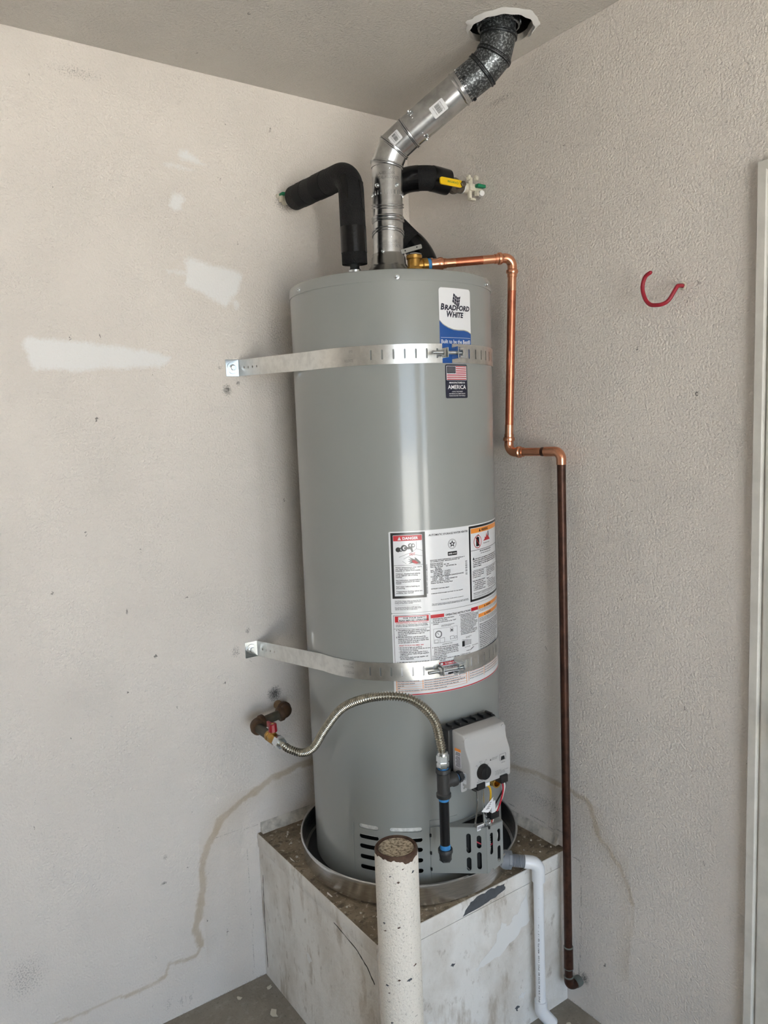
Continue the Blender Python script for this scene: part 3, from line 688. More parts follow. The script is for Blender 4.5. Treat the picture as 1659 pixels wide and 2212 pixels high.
# big rating and instruction label
b0, b1 = U(228.9), U(313)
rl = label(rrect(b0, 1.1985, b1, 1.3985, .003), 'rating_label', 'label_white', wh); rl['label'] = 'white rating label with red DANGER and orange WARNING panels'
il = label(rrect(b0, .9905, b1, 1.1975, .003), 'instruction_label', 'label_white', wh); il['label'] = 'white operating instruction label with red headings'
INK = MB(); BLK = MB(); RED = MB(); ORG_ = MB(); WHT = MB()
def bar(mb, u0_, v0_, u1_, v1_, w0=.0005):
    n = max(1, int(abs(u1_-u0_)/.010)+1); mb.plate(rect(min(u0_, u1_), min(v0_, v1_), max(u0_, u1_), max(v0_, v1_)), (), .0002, cy, cuts=fr(min(u0_, u1_), max(u0_, u1_), n)[1:-1], w0=w0)
def frm(mb, u0_, v0_, u1_, v1_, l, r, t, bt):
    n = max(2, int((u1_-u0_)/.010)+1); mb.plate(rect(u0_, v0_, u1_, v1_), [rect(u0_+l, v0_+bt, u1_-r, v1_-t)], .0002, cy, cuts=fr(u0_, u1_, n)[1:-1], w0=.0005)
def tx(mb, body, u_, v_, wd, ht, bold=0, leading=1.0, w_=.0009, align='LEFT', rot=0):
    mb.text(body, 1, cy, u_, v_, w_, width=wd, height=ht, bold=bold+.014, leading=leading, align=align, rot=rot)
# DANGER panel
p0, p1 = U(229.8), U(248.0); q0, q1 = 1.2345, 1.3955; pw = p1-p0
frm(BLK, p0, q0, p1, q1, .0058, .0072, .006, .006)
bar(RED, p0+.0065, 1.3755, p1-.008, 1.3885)
tx(WHT, 'DANGER', p0+.0285, 1.3785, .038, .0068, .02)
WHT.plate([(p0+.017, 1.3775), (p0+.0255, 1.3775), (p0+.02125, 1.3858)], (), .0002, cy, w0=.0008)
bar(INK, p0+.0065, 1.3155, p1-.004, 1.3163)
tx(INK, 'Water temperature over 125°F\ncan cause severe burns\ninstantly or death from scalds.\n\nChildren, disabled and elderly\nare at highest risk of being\nscalded.\n\nSee instruction manual before\nsetting temperature at water\nheater.\n\nFeel water before bathing or\nshowering.\n\nTemperature limiting valves are\navailable, see manual.', p0+.0095, 1.3095, .064, .0665, .012, .95)
# tap, hot water and hand pictogram
for u_, v_, r_ in ((.0175, 1.3545, .0060), (.0240, 1.3545, .0050), (.0320, 1.3580, .0078), (.0470, 1.3640, .0052), (.0535, 1.3635, .0050)):
    BLK.plate(circ(p0+u_, v_, r_, 16), [circ(p0+u_+.001, v_, r_*.55, 12)] if u_ != .0175 else [], .0002, cy, w0=.0005)
BLK.plate(rrect(p0+.032, 1.3548, p0+.052, 1.3604, .002), (), .0002, cy, w0=.0006)
BLK.plate([(p0+.0470, 1.3550), (p0+.052, 1.3590), (p0+.0535, 1.3480), (p0+.0500, 1.3480)], (), .0002, cy, w0=.0006)
for a_, c_ in (((.062, 1.373), (.062, 1.355)), ((.062, 1.355), (.077, 1.350)), ((.062, 1.355), (.045, 1.344)), ((.019, 1.336), (.044, 1.345)), ((.030, 1.331), (.052, 1.342)), ((.027, 1.326), (.036, 1.3195)), ((.052, 1.342), (.076, 1.337))):
    dx, dy = c_[0]-a_[0], c_[1]-a_[1]; l_ = math.hypot(dx, dy); nx, ny = -dy/l_*.0003, dx/l_*.0003
    INK.plate([(p0+a_[0]+nx, a_[1]+ny), (p0+a_[0]-nx, a_[1]-ny), (p0+c_[0]-nx, c_[1]-ny), (p0+c_[0]+nx, c_[1]+ny)], (), .0001, cy, w0=.0005)
tx(RED, 'HOT', p0+.0445, 1.3395, .0135, .0062)
BLK.plate([(p0+.071, 1.3178), (p0+.071, 1.3225), (p0+.060, 1.333), (p0+.0565, 1.3345), (p0+.058, 1.329), (p0+.050, 1.3325), (p0+.0415, 1.336), (p0+.049, 1.3295), (p0+.040, 1.331), (p0+.048, 1.3265), (p0+.0395, 1.3255), (p0+.048, 1.3235), (p0+.041, 1.3200), (p0+.052, 1.3200), (p0+.060, 1.3178)], (), .0001, cy, w0=.0005)
RED.plate([(p0+.050, 1.3275), (p0+.057, 1.3275), (p0+.067, 1.3195), (p0+.058, 1.3188), (p0+.051, 1.3225)], (), .0001, cy, w0=.0008)
tx(INK, 'CAUTION: Hotter water increases the risk\nof scald injury. Before changing temperature\nsetting see instruction manual.', p0+.005, 1.2275, .064, .0090, .01)
bar(INK, p0+.005, 1.2170, p0+.064, 1.2173)
tx(INK, 'It is recommended that an ASSE approved\nmixing valve be installed in the outlet of this\nunit to reduce the risk of scald injury.', p0+.005, 1.2120, .064, .0085, .01)
# side strip of fine print and middle data plate
tx(INK, 'BRADFORD WHITE CORPORATION AMBLER PA', p1+.0035, 1.243, .072, .0034, rot=PI/2)
m0_ = U(250.0)
tx(INK, 'AUTOMATIC STORAGE WATER HEATER', m0_, 1.3835, .113, .0048, .004)
ucm = U(263.7)
INK.plate(circ(ucm, 1.3590, .0122, 28), [circ(ucm, 1.3590, .0115, 28)], .0002, cy, w0=.0005)
INK.plate(circ(ucm, 1.3590, .0100, 28), [circ(ucm, 1.3590, .0097, 28)], .0002, cy, w0=.0005)
INK.plate([(ucm+(.0093 if k % 2 == 0 else .0042)*math.sin(2*PI*k/10), 1.3590+(.0093 if k % 2 == 0 else .0042)*math.cos(2*PI*k/10)) for k in range(10)], [circ(ucm, 1.3590, .0026, 10)], .0002, cy, w0=.0005)
BLK.plate(rrect(ucm-.0135, 1.3305, ucm+.0135, 1.3405, .0015), (), .0002, cy, w0=.0005)
tx(WHT, 'AHRI', ucm-.0115, 1.3335, .0105, .0042, .01); tx(WHT, 'CERTIFIED', ucm+.0005, 1.3340, .0115, .0026)
tx(INK, 'BRADFORD WHITE CORPORATION  www.bradfordwhite.com  A\n323 LAWRENCE STREET  MIDDLEVILLE MI 49333  USA', m0_+.002, 1.3225, .098, .0062, .016)
tx(INK, 'Model No: RG250T6N\nSerial No: A35161742J   S/N  -349\nNom. Cap:   50 US gal        Type: NATURAL Gas\n            189.2 litres\nInput:   40000 Btu/hr\nGas Pressure Manifold :   5.0 (InWC)\n        Inlet Supply Max :  14.0 (InWC)\n        Inlet Supply Min :   5.0 (InWC)\nFLOOR INSTALLATION MINIMUM CLEARANCES IN INCHES\n    2 FRONT    0 LEFT    12 TOP\n    0 BACK     0 RIGHT    6 VENT CONNECTOR\nANSI Z21.10.1-2017/CSA 4.1-2017\nPressure: Test 300 psi,  Working 150 psi', m0_+.002, 1.3135, .094, .0520, .012, .92)
tx(INK, 'CATEGORY I NATURAL DRAFT', m0_+.002, 1.2520, .049, .0028, .012)
tx(INK, 'COMPLIES W/CEC/SCAQMD NOX RULE 1121 (Cat) 40g MAX', m0_+.002, 1.2405, .090, .0030, .012)
tx(INK, 'Pat or pending / bradfordwhite.com/patents', m0_+.027, 1.2235, .066, .0028)
tx(INK, 'This water heater meets or exceeds all or portions of current applicable\nminimum efficiency requirements of ASHRAE Standard 90.1 and/or IECC.', m0_+.003, 1.2145, .108, .0055, .005)
for k in range(24):
    if random.random() < .75: bar(INK, U(272.2), 1.277+.0015*k, U(273.6), 1.277+.0015*k+random.choice((.0005, .0009)))
# WARNING panel
g0, g1 = U(275.4), U(312.3)
frm(BLK, g0, 1.2040, g1, 1.3955, .0058, .0060, .0055, .0055)
bar(ORG_, g0+.0075, 1.3765, g1-.0075, 1.3885)
tx(INK, 'WARNING', g0+.051, 1.3790, .036, .0070, .02)
INK.plate([(g0+.040, 1.3785), (g0+.048, 1.3785), (g0+.044, 1.3862)], (), .0002, cy, w0=.0008)
RED.plate(circ(g0+.034, 1.3535, .0165, 28), [circ(g0+.034, 1.3535, .0148, 28)], .0002, cy, w0=.0009)
BLK.plate(rrect(g0+.0275, 1.3420, g0+.0410, 1.3650, .002), (), .0002, cy, w0=.0005)
BLK.plate([(g0+.031, 1.365), (g0+.036, 1.372), (g0+.041, 1.370), (g0+.0412, 1.3685), (g0+.0365, 1.3702), (g0+.0335, 1.365)], (), .0002, cy, w0=.0005)
RED.plate([(g0+.0235, 1.3660), (g0+.0250, 1.3670), (g0+.0450, 1.3410), (g0+.0435, 1.3400)], (), .0002, cy, w0=.0009)
RED.plate([(g0+.060, 1.352), (g0+.068, 1.356), (g0+.070, 1.362), (g0+.075, 1.359), (g0+.079, 1.371), (g0+.083, 1.361), (g0+.088, 1.369), (g0+.093, 1.358), (g0+.100, 1.352)], (), .0002, cy, cuts=[g0+.07, g0+.08, g0+.09], w0=.0005)
BLK.plate([(g0+.085, 1.362), (g0+.086, 1.374), (g0+.090, 1.375), (g0+.091, 1.362)], (), .0002, cy, w0=.0008)
tx(INK, 'Flammable Vapors', g0+.060, 1.3450, .036, .0034)
bar(INK, g0+.006, 1.3325, g1-.006, 1.3335)
tx(INK, 'FIRE AND EXPLOSION HAZARD', g0+.042, 1.3270, .062, .0034, .015)
tx(INK, 'Can result in serious injury or death', g0+.046, 1.3215, .056, .0034, .008)
INK.plate([(g0+.012, 1.3095), (g0+.019, 1.3095), (g0+.0155, 1.3165)], (), .0002, cy, w0=.0005)
tx(INK, 'Do not store or use gasoline or other flammable vapors and\nliquids in the vicinity of this or any other appliance. Storage\nor use of gasoline or other flammable vapors or liquids in the\nvicinity of this or any other appliance can result in serious\ninjury or death.', g0+.013, 1.3100, .140, .0240, .012)
bar(INK, g0+.014, 1.2815, g1-.012, 1.2823)
tx(INK, 'Vapors from flammable\nliquids can explode and\ncatch fire causing death\nor severe burns.\n\nKeep flammable products:\n  1. far away from any\n     possible ignition source.\n  2. in approved containers,\n  3. tightly closed and\n  4. out of children\'s reach.', g0+.010, 1.2775, .058, .0500, .01)
tx(INK, 'Do not use or store flammable\nproducts such as gasoline,\nsolvents or adhesives in the\nsame room or area near the\nwater heater.\n\nVapors:\n  1. cannot be seen,\n  2. vapors are heavier than air,\n  3. go a long way on the floor,\n  4. can be carried from other\n     rooms to the main burner.', g0+.074, 1.2775, .070, .0520, .01)
bar(INK, g0+.012, 1.2240, g1-.012, 1.2247)
tx(INK, 'Water heater is required to be installed properly and may be\nprotected, to avoid physical damage by vehicles.', g0+.012, 1.2215, .130, .0055)
tx(INK, 'Read and follow water heater warnings and instructions. If owner\'s\nmanual is missing contact the manufacturer.', g0+.012, 1.2145, .130, .0052)
for mb_, nm, mt in ((INK, 'fine_print', 'label_ink'), (BLK, 'black_print', 'label_black'), (RED, 'red_print', 'label_red'), (ORG_, 'orange_header', 'label_orange'), (WHT, 'white_print', 'label_white')): mb_.build(nm, mt, rl, kind='stuff')
# instruction label
INK = MB(); BLK = MB(); RED = MB(); ORG_ = MB(); WHT = MB()
c1, c2 = U(249.4), U(281.7)
frm(BLK, U(229.8), 1.040, c1, 1.1930, .0009, .0009, .0009, .0009)
bar(RED, U(230.6), 1.1755, c1-.003, 1.1905)
bar(WHT, U(232.4), 1.1772, c1-.0090, 1.1888, .0008)
tx(INK, 'FOR YOUR SAFETY', U(235.0), 1.1838, .055, .0042, .016, w_=.0012); tx(INK, 'READ BEFORE OPERATING', U(232.8), 1.1780, .072, .0042, .016, w_=.0012)
tx(RED, 'WARNING: If you do not follow these instructions', U(231), 1.1718, .082, .0028, .008)
tx(INK, 'exactly, a fire or explosion may result causing\nproperty damage, personal injury or loss of life.', U(231), 1.1680, .080, .0062, .01)
bar(BLK, U(229.8), 1.1590, c1, 1.1597)
tx(INK, 'A. This appliance has a pilot which is lit by an\n    electric spark gas ignition system. Do not open\n    the inner door and attempt to light the\n    pilot by hand.\nB. BEFORE LIGHTING smell all around the\n    appliance area for gas. Be sure to smell next\n    to the floor because some gas is heavier than\n    air and will settle on the floor.', U(231), 1.1545, .083, .0345, .012, .97)
tx(RED, 'WHAT TO DO IF YOU SMELL GAS', U(232.4), 1.1160, .060, .0030, .014)
tx(INK, '* Do not try to light any appliance.\n* Do not touch any electric switch; do not use\n   any phone in your building.\n* Immediately call your gas supplier from a\n   neighbor\'s phone. Follow the gas supplier\'s\n   instructions.\n* If you cannot reach your gas supplier, call\n   the fire department.', U(232.0), 1.1110, .078, .0330, .012, .97)
tx(INK, 'C. Use only your hand to push in or turn the gas\n    control knob. Never use tools. If the knob will\n    not push in or turn by hand, don\'t try to repair it,\n    call a qualified service technician.', U(230.8), 1.0745, .086, .0155, .012)
# operating instructions column
bar(RED, c1+.0015, 1.1805, U(257.5), 1.1890); bar(RED, U(275.8), 1.1805, c2-.001, 1.1890)
tx(INK, 'OPERATING INSTRUCTIONS', U(258.3), 1.1822, .078, .0050, .014)
bar(BLK, c2, 1.045, c2+.0007, 1.190)
tx(INK, '1. STOP! Read the safety information\n    at the left on this label.\n2. Set the gas control knob to the "OFF"\n    position.', c1+.003, 1.1762, .068, .0168, .01)
dg_ = c1+.004; zc = 1.1345
frm(INK, dg_+.004, zc-.018, dg_+.070, zc+.0185, .0004, .0004, .0004, .0004)
INK.plate(circ(dg_+.017, zc+.004, .0092, 20), [circ(dg_+.017, zc+.004, .0074, 20)], .0002, cy, w0=.0005)
INK.plate(circ(dg_+.017, zc+.004, .0062, 20), [circ(dg_+.017, zc+.004, .0058, 20)], .0002, cy, w0=.0005)
INK.plate([(dg_+.0135, zc+.008), (dg_+.0145, zc+.0085), (dg_+.0185, zc+.003), (dg_+.0175, zc+.0025)], (), .0002, cy, w0=.0005)
frm(INK, dg_+.049, zc+.006, dg_+.058, zc+.015, .0007, .0007, .0007, .0007); INK.plate([(dg_+.051, zc+.008), (dg_+.0565, zc+.008), (dg_+.0555, zc+.0125), (dg_+.052, zc+.0125)], (), .0002, cy, w0=.0005)
for q in ((.006, -.017, .016, -.009), (.020, -.018, .033, -.006), (.048, -.013, .060, -.005), (.062, -.013, .068, -.007)): frm(INK, dg_+q[0], zc+q[1], dg_+q[2], zc+q[3], .0006, .0006, .0006, .0006)
tx(INK, 'GAS CONTROL KNOB SHOWN\nIN THE "OFF" POSITION', dg_+.025, zc+.0245, .036, .0046)
tx(INK, 'IGNITER BUTTON', dg_+.026, zc-.0235, .028, .0024)
tx(INK, '3. Wait five (5) minutes to clear out any gas.\n    Then smell for gas, including near the floor.\n    If you smell gas, STOP! Follow "B" in the\n    safety information at the left on this label.\n    If you don\'t smell gas, go to the next step.\n4. Remove outer door.\n5. Locate igniter button.\n6. Look thru sight glass window on right inner\n    door to view pilot.\n7. Turn the gas control knob clockwise\n    to "PILOT" position.', c1+.003, 1.1050, .076, .0470, .012)
tx(INK, '8. Depress and hold gas control knob.\n    Immediately press igniter button until you hear\n    a "click" sound, then release. Continue to hold\n    down the gas control knob for about one (1)\n    minute after the pilot is lit. Release the gas\n    control knob if it should pop back up.\n    If the pilot is not lit repeat steps 3 through 8.\n    If the pilot goes out, repeat steps 3 through 8.\n*  If gas control knob does not pop up when\n    released, stop and immediately call your\n    service technician or gas supplier.\n*  If the pilot will not stay lit after several tries\n    turn the gas control knob to "OFF" and call\n    your service technician or gas supplier.', U(267.0), 1.1770, .066, .0540, .012)
ig = U(268.6); zg = 1.1080
for k in range(9): frm(INK, ig+.0035*k, zg-.010, ig+.0035*k+.0030, zg+.006-.0006*k, .0004, .0004, .0004, .0004)
bar(BLK, ig, zg-.012, ig+.008, zg+.002)
tx(INK, 'LEFT INNER DOOR\nSIGHT GLASS', ig+.012, zg+.010, .020, .0045); tx(INK, 'ELECTRODE       PILOT BURNER', ig+.008, zg-.016, .048, .0024); tx(INK, 'THERMOPILE', ig+.012, zg-.026, .018, .0024)
for k in range(5): bar(INK, ig+.028+.002*k, zg-.024+.001*k, ig+.033+.002*k, zg-.0232+.001*k)
tx(INK, '9. Replace outer door.\n10. Turn gas control knob to desired setting.', U(267.2), 1.0760, .066, .0068, .012)
bar(RED, U(253.5), 1.0585, U(266), 1.0665); bar(WHT, U(254.5), 1.0600, U(256), 1.0650, .0008)
tx(WHT, 'TO TURN OFF GAS', U(257.0), 1.0602, .038, .0048, .012, w_=.0012)
tx(INK, 'Push in gas control knob slightly and turn\nclockwise to "OFF".  Do not force.', U(256), 1.0530, .060, .0075, .012)
bar(BLK, U(259), 1.0335, U(266), 1.0385); tx(WHT, 'CONTROL', U(262.0), 1.0345, .016, .0032, .01)
# right column
for z_ in (1.1800, 1.1585):
    bar(ORG_, c2+.002, z_, U(312), z_+.0090); tx(INK, 'WARNING', c2+.038, z_+.0022, .028, .0050, .02)
    INK.plate([(c2+.028, z_+.0018), (c2+.034, z_+.0018), (c2+.031, z_+.0072)], (), .0002, cy, w0=.0008)
tx(INK, 'FIRE OR EXPLOSION HAZARD if not installed correctly.\nTo reduce risk of injury follow the instructions exactly.', c2+.004, 1.1765, .128, .0062)
tx(INK, 'DO NOT use this appliance if any part has been under water.\nImmediately call a qualified service technician to replace a flooded\nwater heater. Do not attempt to repair the unit! It must be replaced!', c2+.004, 1.1540, .130, .0110)
tx(INK, '\n'.join(['Failure to install and properly operate this unit may result in', 'fire, explosion, property damage or serious bodily injury.', 'This unit must be installed in accordance with local codes', 'or in the absence of local codes the National Fuel Gas Code.', 'Keep the area around the appliance clear and free of', 'combustible materials, gasoline and other vapors.', 'Do not obstruct the flow of combustion and ventilation air.', 'Maintenance shall be performed by a qualified technician.', 'Use only the gas shown on the rating plate above.', 'Install a listed temperature and pressure relief valve.', 'The discharge line must be piped to a safe location.', 'Check vent system for obstructions every year.', 'Flush the tank once a year to remove sediment.', 'Turn off the gas supply before servicing this unit.', 'Replace only with parts from the manufacturer.', 'See the service manual for the full list of warnings.', 'Inspect the anode rod every two years of service.', 'This label must stay fixed to the appliance.']), c2+.004, 1.1385, .130, .0880, .014, 1.0)
# status table under the strap
OT0, OT1 = U(230.2), U(312)
for z_ in (1.0305, 1.0245, 1.0185, 1.0125, 1.0065, 1.0005): bar(ORG_, OT0, z_, U(271) if z_ > 1.001 else U(271), z_+.0006)
for z_ in (1.0385, 1.0320, 1.0255, 1.0190, 1.0125): bar(ORG_, U(272.6), z_, OT1, z_+.0005)
for a_ in (230.2, 244.3, 271.0): bar(ORG_, U(a_), 1.0005 if a_ != 244.3 else 1.0065, U(a_)+.0013, 1.0305 if a_ < 271 else 1.042)
for a_ in (272.6, 286): bar(ORG_, U(a_), 1.004, U(a_)+.0013, 1.042)
tx(INK, 'LED STATUS', U(234), 1.0328, .022, .0034, .016); tx(INK, 'OPERATIONAL STATUS', U(251), 1.0328, .045, .0034, .016)
for k, (a_, c_) in enumerate((('One flash every four seconds', 'Not an error. Indicates pilot is lit and main burner is off.'), ('One flash every second', 'Not an error. Indicates main valve is open and main burner is lit.'), ('Solid ON', 'Not an error. Indicates that the control is in shutdown mode. Pilot is off.'), ('OFF', 'Not an error. Indicates control is in OFF mode. Pilot is off.'))):
    z_ = 1.0262-.006*k; tx(INK, a_, OT0+.003, z_, .0019*len(a_), .0030, .014); tx(INK, c_, U(245.2), z_, .00152*len(c_), .0030, .012)
tx(INK, 'LED color: Green=Normal operation. Yellow=Low thermopile voltage. Red=Valve fault.', OT0+.003, 1.0022, .125, .0030, .014)
for k in range(5):
    z_ = 1.0340-.0065*k; tx(INK, ('Two', 'Three', 'Four', 'Five', 'Six')[k]+' flashes on three second pause', U(273.4), z_, .055, .0030, .014); tx(INK, 'Error code. See the service manual for action', U(286.8), z_, .085, .0030, .012)
bar(RED, b0+.008, .9912, b1, .9938)
for mb_, nm, mt in ((INK, 'fine_print', 'label_ink'), (BLK, 'black_print', 'label_black'), (RED, 'red_print', 'label_red'), (ORG_, 'orange_lines', 'label_orange'), (WHT, 'white_print', 'label_white')): mb_.build(nm, mt, il, kind='stuff')

# ---- burner access cover on the front of the heater
PA, PB, PC, PD = Vector((-.434, -.5705, 0)), Vector((-.327, -.660, 0)), Vector((-.272, -.660, 0)), Vector((-.258, -.588, 0))
CZ0, CZ1 = .518, .645
def on_line(A, B):
    d = (B-A).normalized(); n_ = Vector((d.y, -d.x, 0)); return lambda u, v, w_: A+d*u+n_*w_+Vector((0, 0, v))
lAB = (PB-PA).length; lBC = (PC-PB).length
b = MB(); h1 = [pill(.095, .604, .0115, .052), pill(.095, .549, .0115, .036), pill(.121, .608, .0115, .034), pill(.121, .558, .0115, .046)]
b.plate(rect(0, CZ0+.006, lAB, CZ1), h1, .0012, on_line(PA, PB)); cov = b.build('burner_cover', 'jacket', wh); cov['label'] = 'grey metal burner access cover with upright vent slots'
b = MB(); h2 = [pill(.016, .598, .0105, .058), pill(.041, .612, .0105, .034), pill(.041, .562, .0105, .044)]
out = [(0, CZ0+.006), (.010, CZ0+.006), (.014, CZ0+.013), (.020, CZ0+.013), (.024, CZ0+.007), (lBC, CZ0+.016), (lBC, CZ1), (0, CZ1)]
b.plate(out, h2, .0012, on_line(PB, PC)); b.build('slotted_side', 'jacket', cov)
b = MB(); b.plate(rect(0, CZ0+.016, (PD-PC).length, CZ1), [pill(.038, .60, .02, .05)], .0012, on_line(PC, PD)); b.build('end_flange', 'jacket', cov)
# top plate with a cut-out for the harness
pa, pb, pc, pd_ = [(q.x, q.y) for q in (PA, PB, PC, PD)]
inner = []
def arcpt(deg): a = math.radians(deg); return (AX+(R+.0005)*math.cos(a), AY+(R+.0005)*math.sin(a))
arc = [arcpt(a) for a in fr(285.0, 246.0, 14)]
b = MB(); cut = [(-.362, -.606), (-.330, -.634), (-.290, -.640), (-.280, -.612), (-.30, -.596)]
b.plate([pa, pb, pc, pd_]+arc, [cut], .0012, lambda u, v, w_: Vector((u, v, CZ1+w_))); b.build('top_plate', 'jacket', cov)
for z in (.625, .578, .535): b = MB(); b.box((-.4372, -.5745, z-.004), (-.4335, -.5705, z+.004), .0005); b.build('hinge_tab', 'black_inside', cov)
b = MB(); b.plate([(U(245.6), .505), (U(246.6), .505), (U(246.6), .6575), (U(262), .6585), (U(262), .6625), (U(245.6), .6625)], (), .0016, cy, cuts=fr(U(246), U(262), 8)); b.build('cover_frame', 'jacket', cov)
b = MB(); ln = [(-.424, -.5715), (-.330, -.6450), (-.284, -.6430), (-.272, -.592), (-.33, -.592)]; sweep(b, [(x, y, CZ0+.012) for x, y in ln], [(x, y, CZ1-.010) for x, y in ln]); b.build('black_slot_liner', 'black_inside', cov)  # black liner added so the slots look dark inside
# flexible tube and wires seen through the slots
b = MB(); b.tube(spline([(-.318, -.652, .52), (-.315, -.653, .56), (-.311, -.653, .60), (-.312, -.646, .66)], 30), [.0045+.0009*math.sin(k*1.9) for k in range(91)], 10); b.build('pilot_tube', 'zinc', cov)
b = MB(); b.tube(spline([(-.352, -.633, .612), (-.335, -.648, .600), (-.318, -.6555, .594), (-.300, -.6535, .592), (-.285, -.645, .60)], 8), .0017, 8); b.build('wire', 'wire_red', cov)
b = MB(); b.tube(spline([(-.292, -.654, .630), (-.285, -.655, .612), (-.284, -.650, .59)], 8), .0016, 8); b.build('wire', 'wire_white', cov)
b = MB(); b.tube(spline([(-.374, -.617, .60), (-.362, -.627, .585), (-.368, -.622, .55), (-.358, -.630, .53)], 8), .003, 8); b.build('wire', 'wire_black', cov)

# ------------------------------------------------------------------ gas control
gc = thing('gas_control', 'light grey gas control box with round black dial on the heater front', 'gas control', (-.335, -.64, .78))
GX0, GX1 = -.405, -.262
prof = [(-.628, .788), (-.672, .776), (-.688, .778), (-.690, .800), (-.690, .838), (-.6885, .846), (-.676, .872), (-.672, .900), (-.666, .907), (-.628, .911)]
b = bmesh.new()
A = [b.verts.new((GX0, y, z)) for y, z in prof]; B = [b.verts.new((GX1, y, z)) for y, z in prof]; n = len(prof)
for i in range(n): b.faces.new((A[i], A[(i+1) % n], B[(i+1) % n], B[i]))
b.faces.new(A[::-1]); b.faces.new(B)
bmesh.ops.recalc_face_normals(b, faces=b.faces)
for v in b.verts:     # draft: narrower towards the front and rounded top line
    t = (-v.co.y-.628)/.062; s_ = 1-.075*t; v.co.x = (v.co.x+.3335)*s_-.3335
edges = [e for e in b.edges if abs((e.verts[0].co-e.verts[1].co).x) < .02 or True]
bmesh.ops.bevel(b, geom=edges, offset=.0045, segments=3, affect='EDGES', profile=.6, clamp_overlap=True)
mb = MB(); mb.bm(b); body = mb.build('control_body', 'control_grey', gc, sharp=50)
# corner screw wells
for x, z in ((-.394, .893), (-.273, .896)):
    mb = MB(); mb.lathe((x, -.664, z), (0, -1, 0), [(0, .0078), (.0078, .0078), (.0084, .0070), (.0084, .0058), (.004, .0052), (.004, 0)], 20); mb.build('screw_boss', 'control_grey', body)
    mb = MB(); mb.lathe((x, -.6678, z), (0, -1, 0), [(0, .0042), (.002, .0042), (.0027, .003), (.0014, .0018), (.0014, 0)], 12); mb.build('screw', 'zinc', body)
mb = MB(); mb.box((-.418, -.632, .776), (-.258, -.594, .914), .006, 2)
for k in range(6): mb.box((-.402+.026*k, -.628, .912), (-.397+.026*k, -.604, .919), .001)
for k in range(4): mb.box((-.4225, -.622, .80+.026*k), (-.416, -.604, .812+.026*k), .001)
mb.build('back_cover', 'control_black', gc)
mb = MB(); mb.cyl((-.335, -.606, .838), (-.335, -.585, .838), .022); mb.build('mounting_shank', 'brass', gc)
# dial
KX, KZ = -.3606, .8135
kn = MB(); kn.lathe((KX, -.689, KZ), (0, -1, 0), [(0, .0195), (.003, .0195), (.004, .0185), (.013, .0165), (.0145, .0150), (.0145, 0)], 40); kn.box((KX-.0025, -.7045, KZ-.0145), (KX+.0025, -.7025, KZ+.0145), .0006)
knob = kn.build('dial', 'control_black', gc)
GF = lambda u, v, w_: Vector((u, -.6900-w_, v))
mb = MB()
for k, (a, t_) in enumerate(((135, 'OFF'), (105, 'PILOT'), (72, 'LOW'), (40, ''), (10, ''), (232, 'VERY HOT'), (262, ''))):
    ar = math.radians(a); d = (math.cos(ar), math.sin(ar))
    mb.plate([(KX+d[0]*.0205-d[1]*.0004, KZ+d[1]*.0205+d[0]*.0004), (KX+d[0]*.0240-d[1]*.0004, KZ+d[1]*.0240+d[0]*.0004), (KX+d[0]*.0240+d[1]*.0004, KZ+d[1]*.0240-d[0]*.0004), (KX+d[0]*.0205+d[1]*.0004, KZ+d[1]*.0205-d[0]*.0004)], (), .0001, GF, w0=.0002)
    if t_: mb.text(t_, 1, GF, KX+d[0]*.0265-(.004 if a > 90 else 0), KZ+d[1]*.0265+(-.0025 if a > 180 else 0), .0004, width=.0018*len(t_), height=.0022)
mb.text('STATUS', 1, GF, -.2995, .8165, .0004, width=.0115, height=.0026)
mb.text('ATTENTION: RISK OF\nELECTRIC SHOCK', 1, GF, -.3315, .8365, .0004, width=.021, height=.0055)
mb.plate([(-.3375, .8335), (-.3325, .8335), (-.335, .8385)], [], .0001, GF, w0=.0002)
mb.text('TO LIGHT PILOT:\n1. Turn dial to PILOT, press in and hold.\n2. Push igniter until pilot lights.\n3. Turn dial to desired setting.', 1, GF, -.3215, .8000, .0004, width=.045, height=.0115)
mb.plate(rrect(-.3045, .8235, -.2835, .8400, .002), [rrect(-.3040, .8240, -.2840, .8395, .0018)], .0002, GF, w0=.0001)
mb.build('panel_lettering', 'label_ink', body, kind='stuff')
mb = MB(); mb.plate([(-.3010, .8250), (-.2880, .8250), (-.2895, .8340), (-.2990, .8340)], (), .0008, GF, w0=.0001); mb.build('status_light', 'control_black', body)
# side warning stickers (left flank)
def SDm(u, v, w_):
    t = (-u-.628)/.062; return Vector(((GX0+.3335)*(1-.075*t)-.3335-.0003-w_, u, v))
mb = MB(); mb.plate(rect(-.660, .823, -.640, .868), (), .0002, SDm, w0=.0003); mb.build('warning_sticker', 'label_white', body)
mb = MB(); mb.plate(rect(-.660, .8625, -.640, .8695), (), .0002, SDm, w0=.0006); mb.build('sticker_header', 'label_orange', body)
mb = MB()
for k in range(12): mb.plate(rect(-.6585, .8585-.003*k-(0 if k < 3 else .001), -.6440+.001*(k % 3), .8600-.003*k-(0 if k < 3 else .001)), (), .0001, SDm, w0=.0006)
mb.build('sticker_print', 'label_ink', body)
mb = MB(); mb.plate(rrect(-.676, .787, -.657, .815, .002), (), .0002, SDm, w0=.0003); mb.build('serial_sticker', 'label_white', body)
mb = MB()
for k in range(5): mb.plate(rect(-.6735, .8105-.003*k, -.664+.001*(k % 2), .8115-.003*k), (), .0001, SDm, w0=.0006)
mb.build('serial_print', 'label_ink', body)
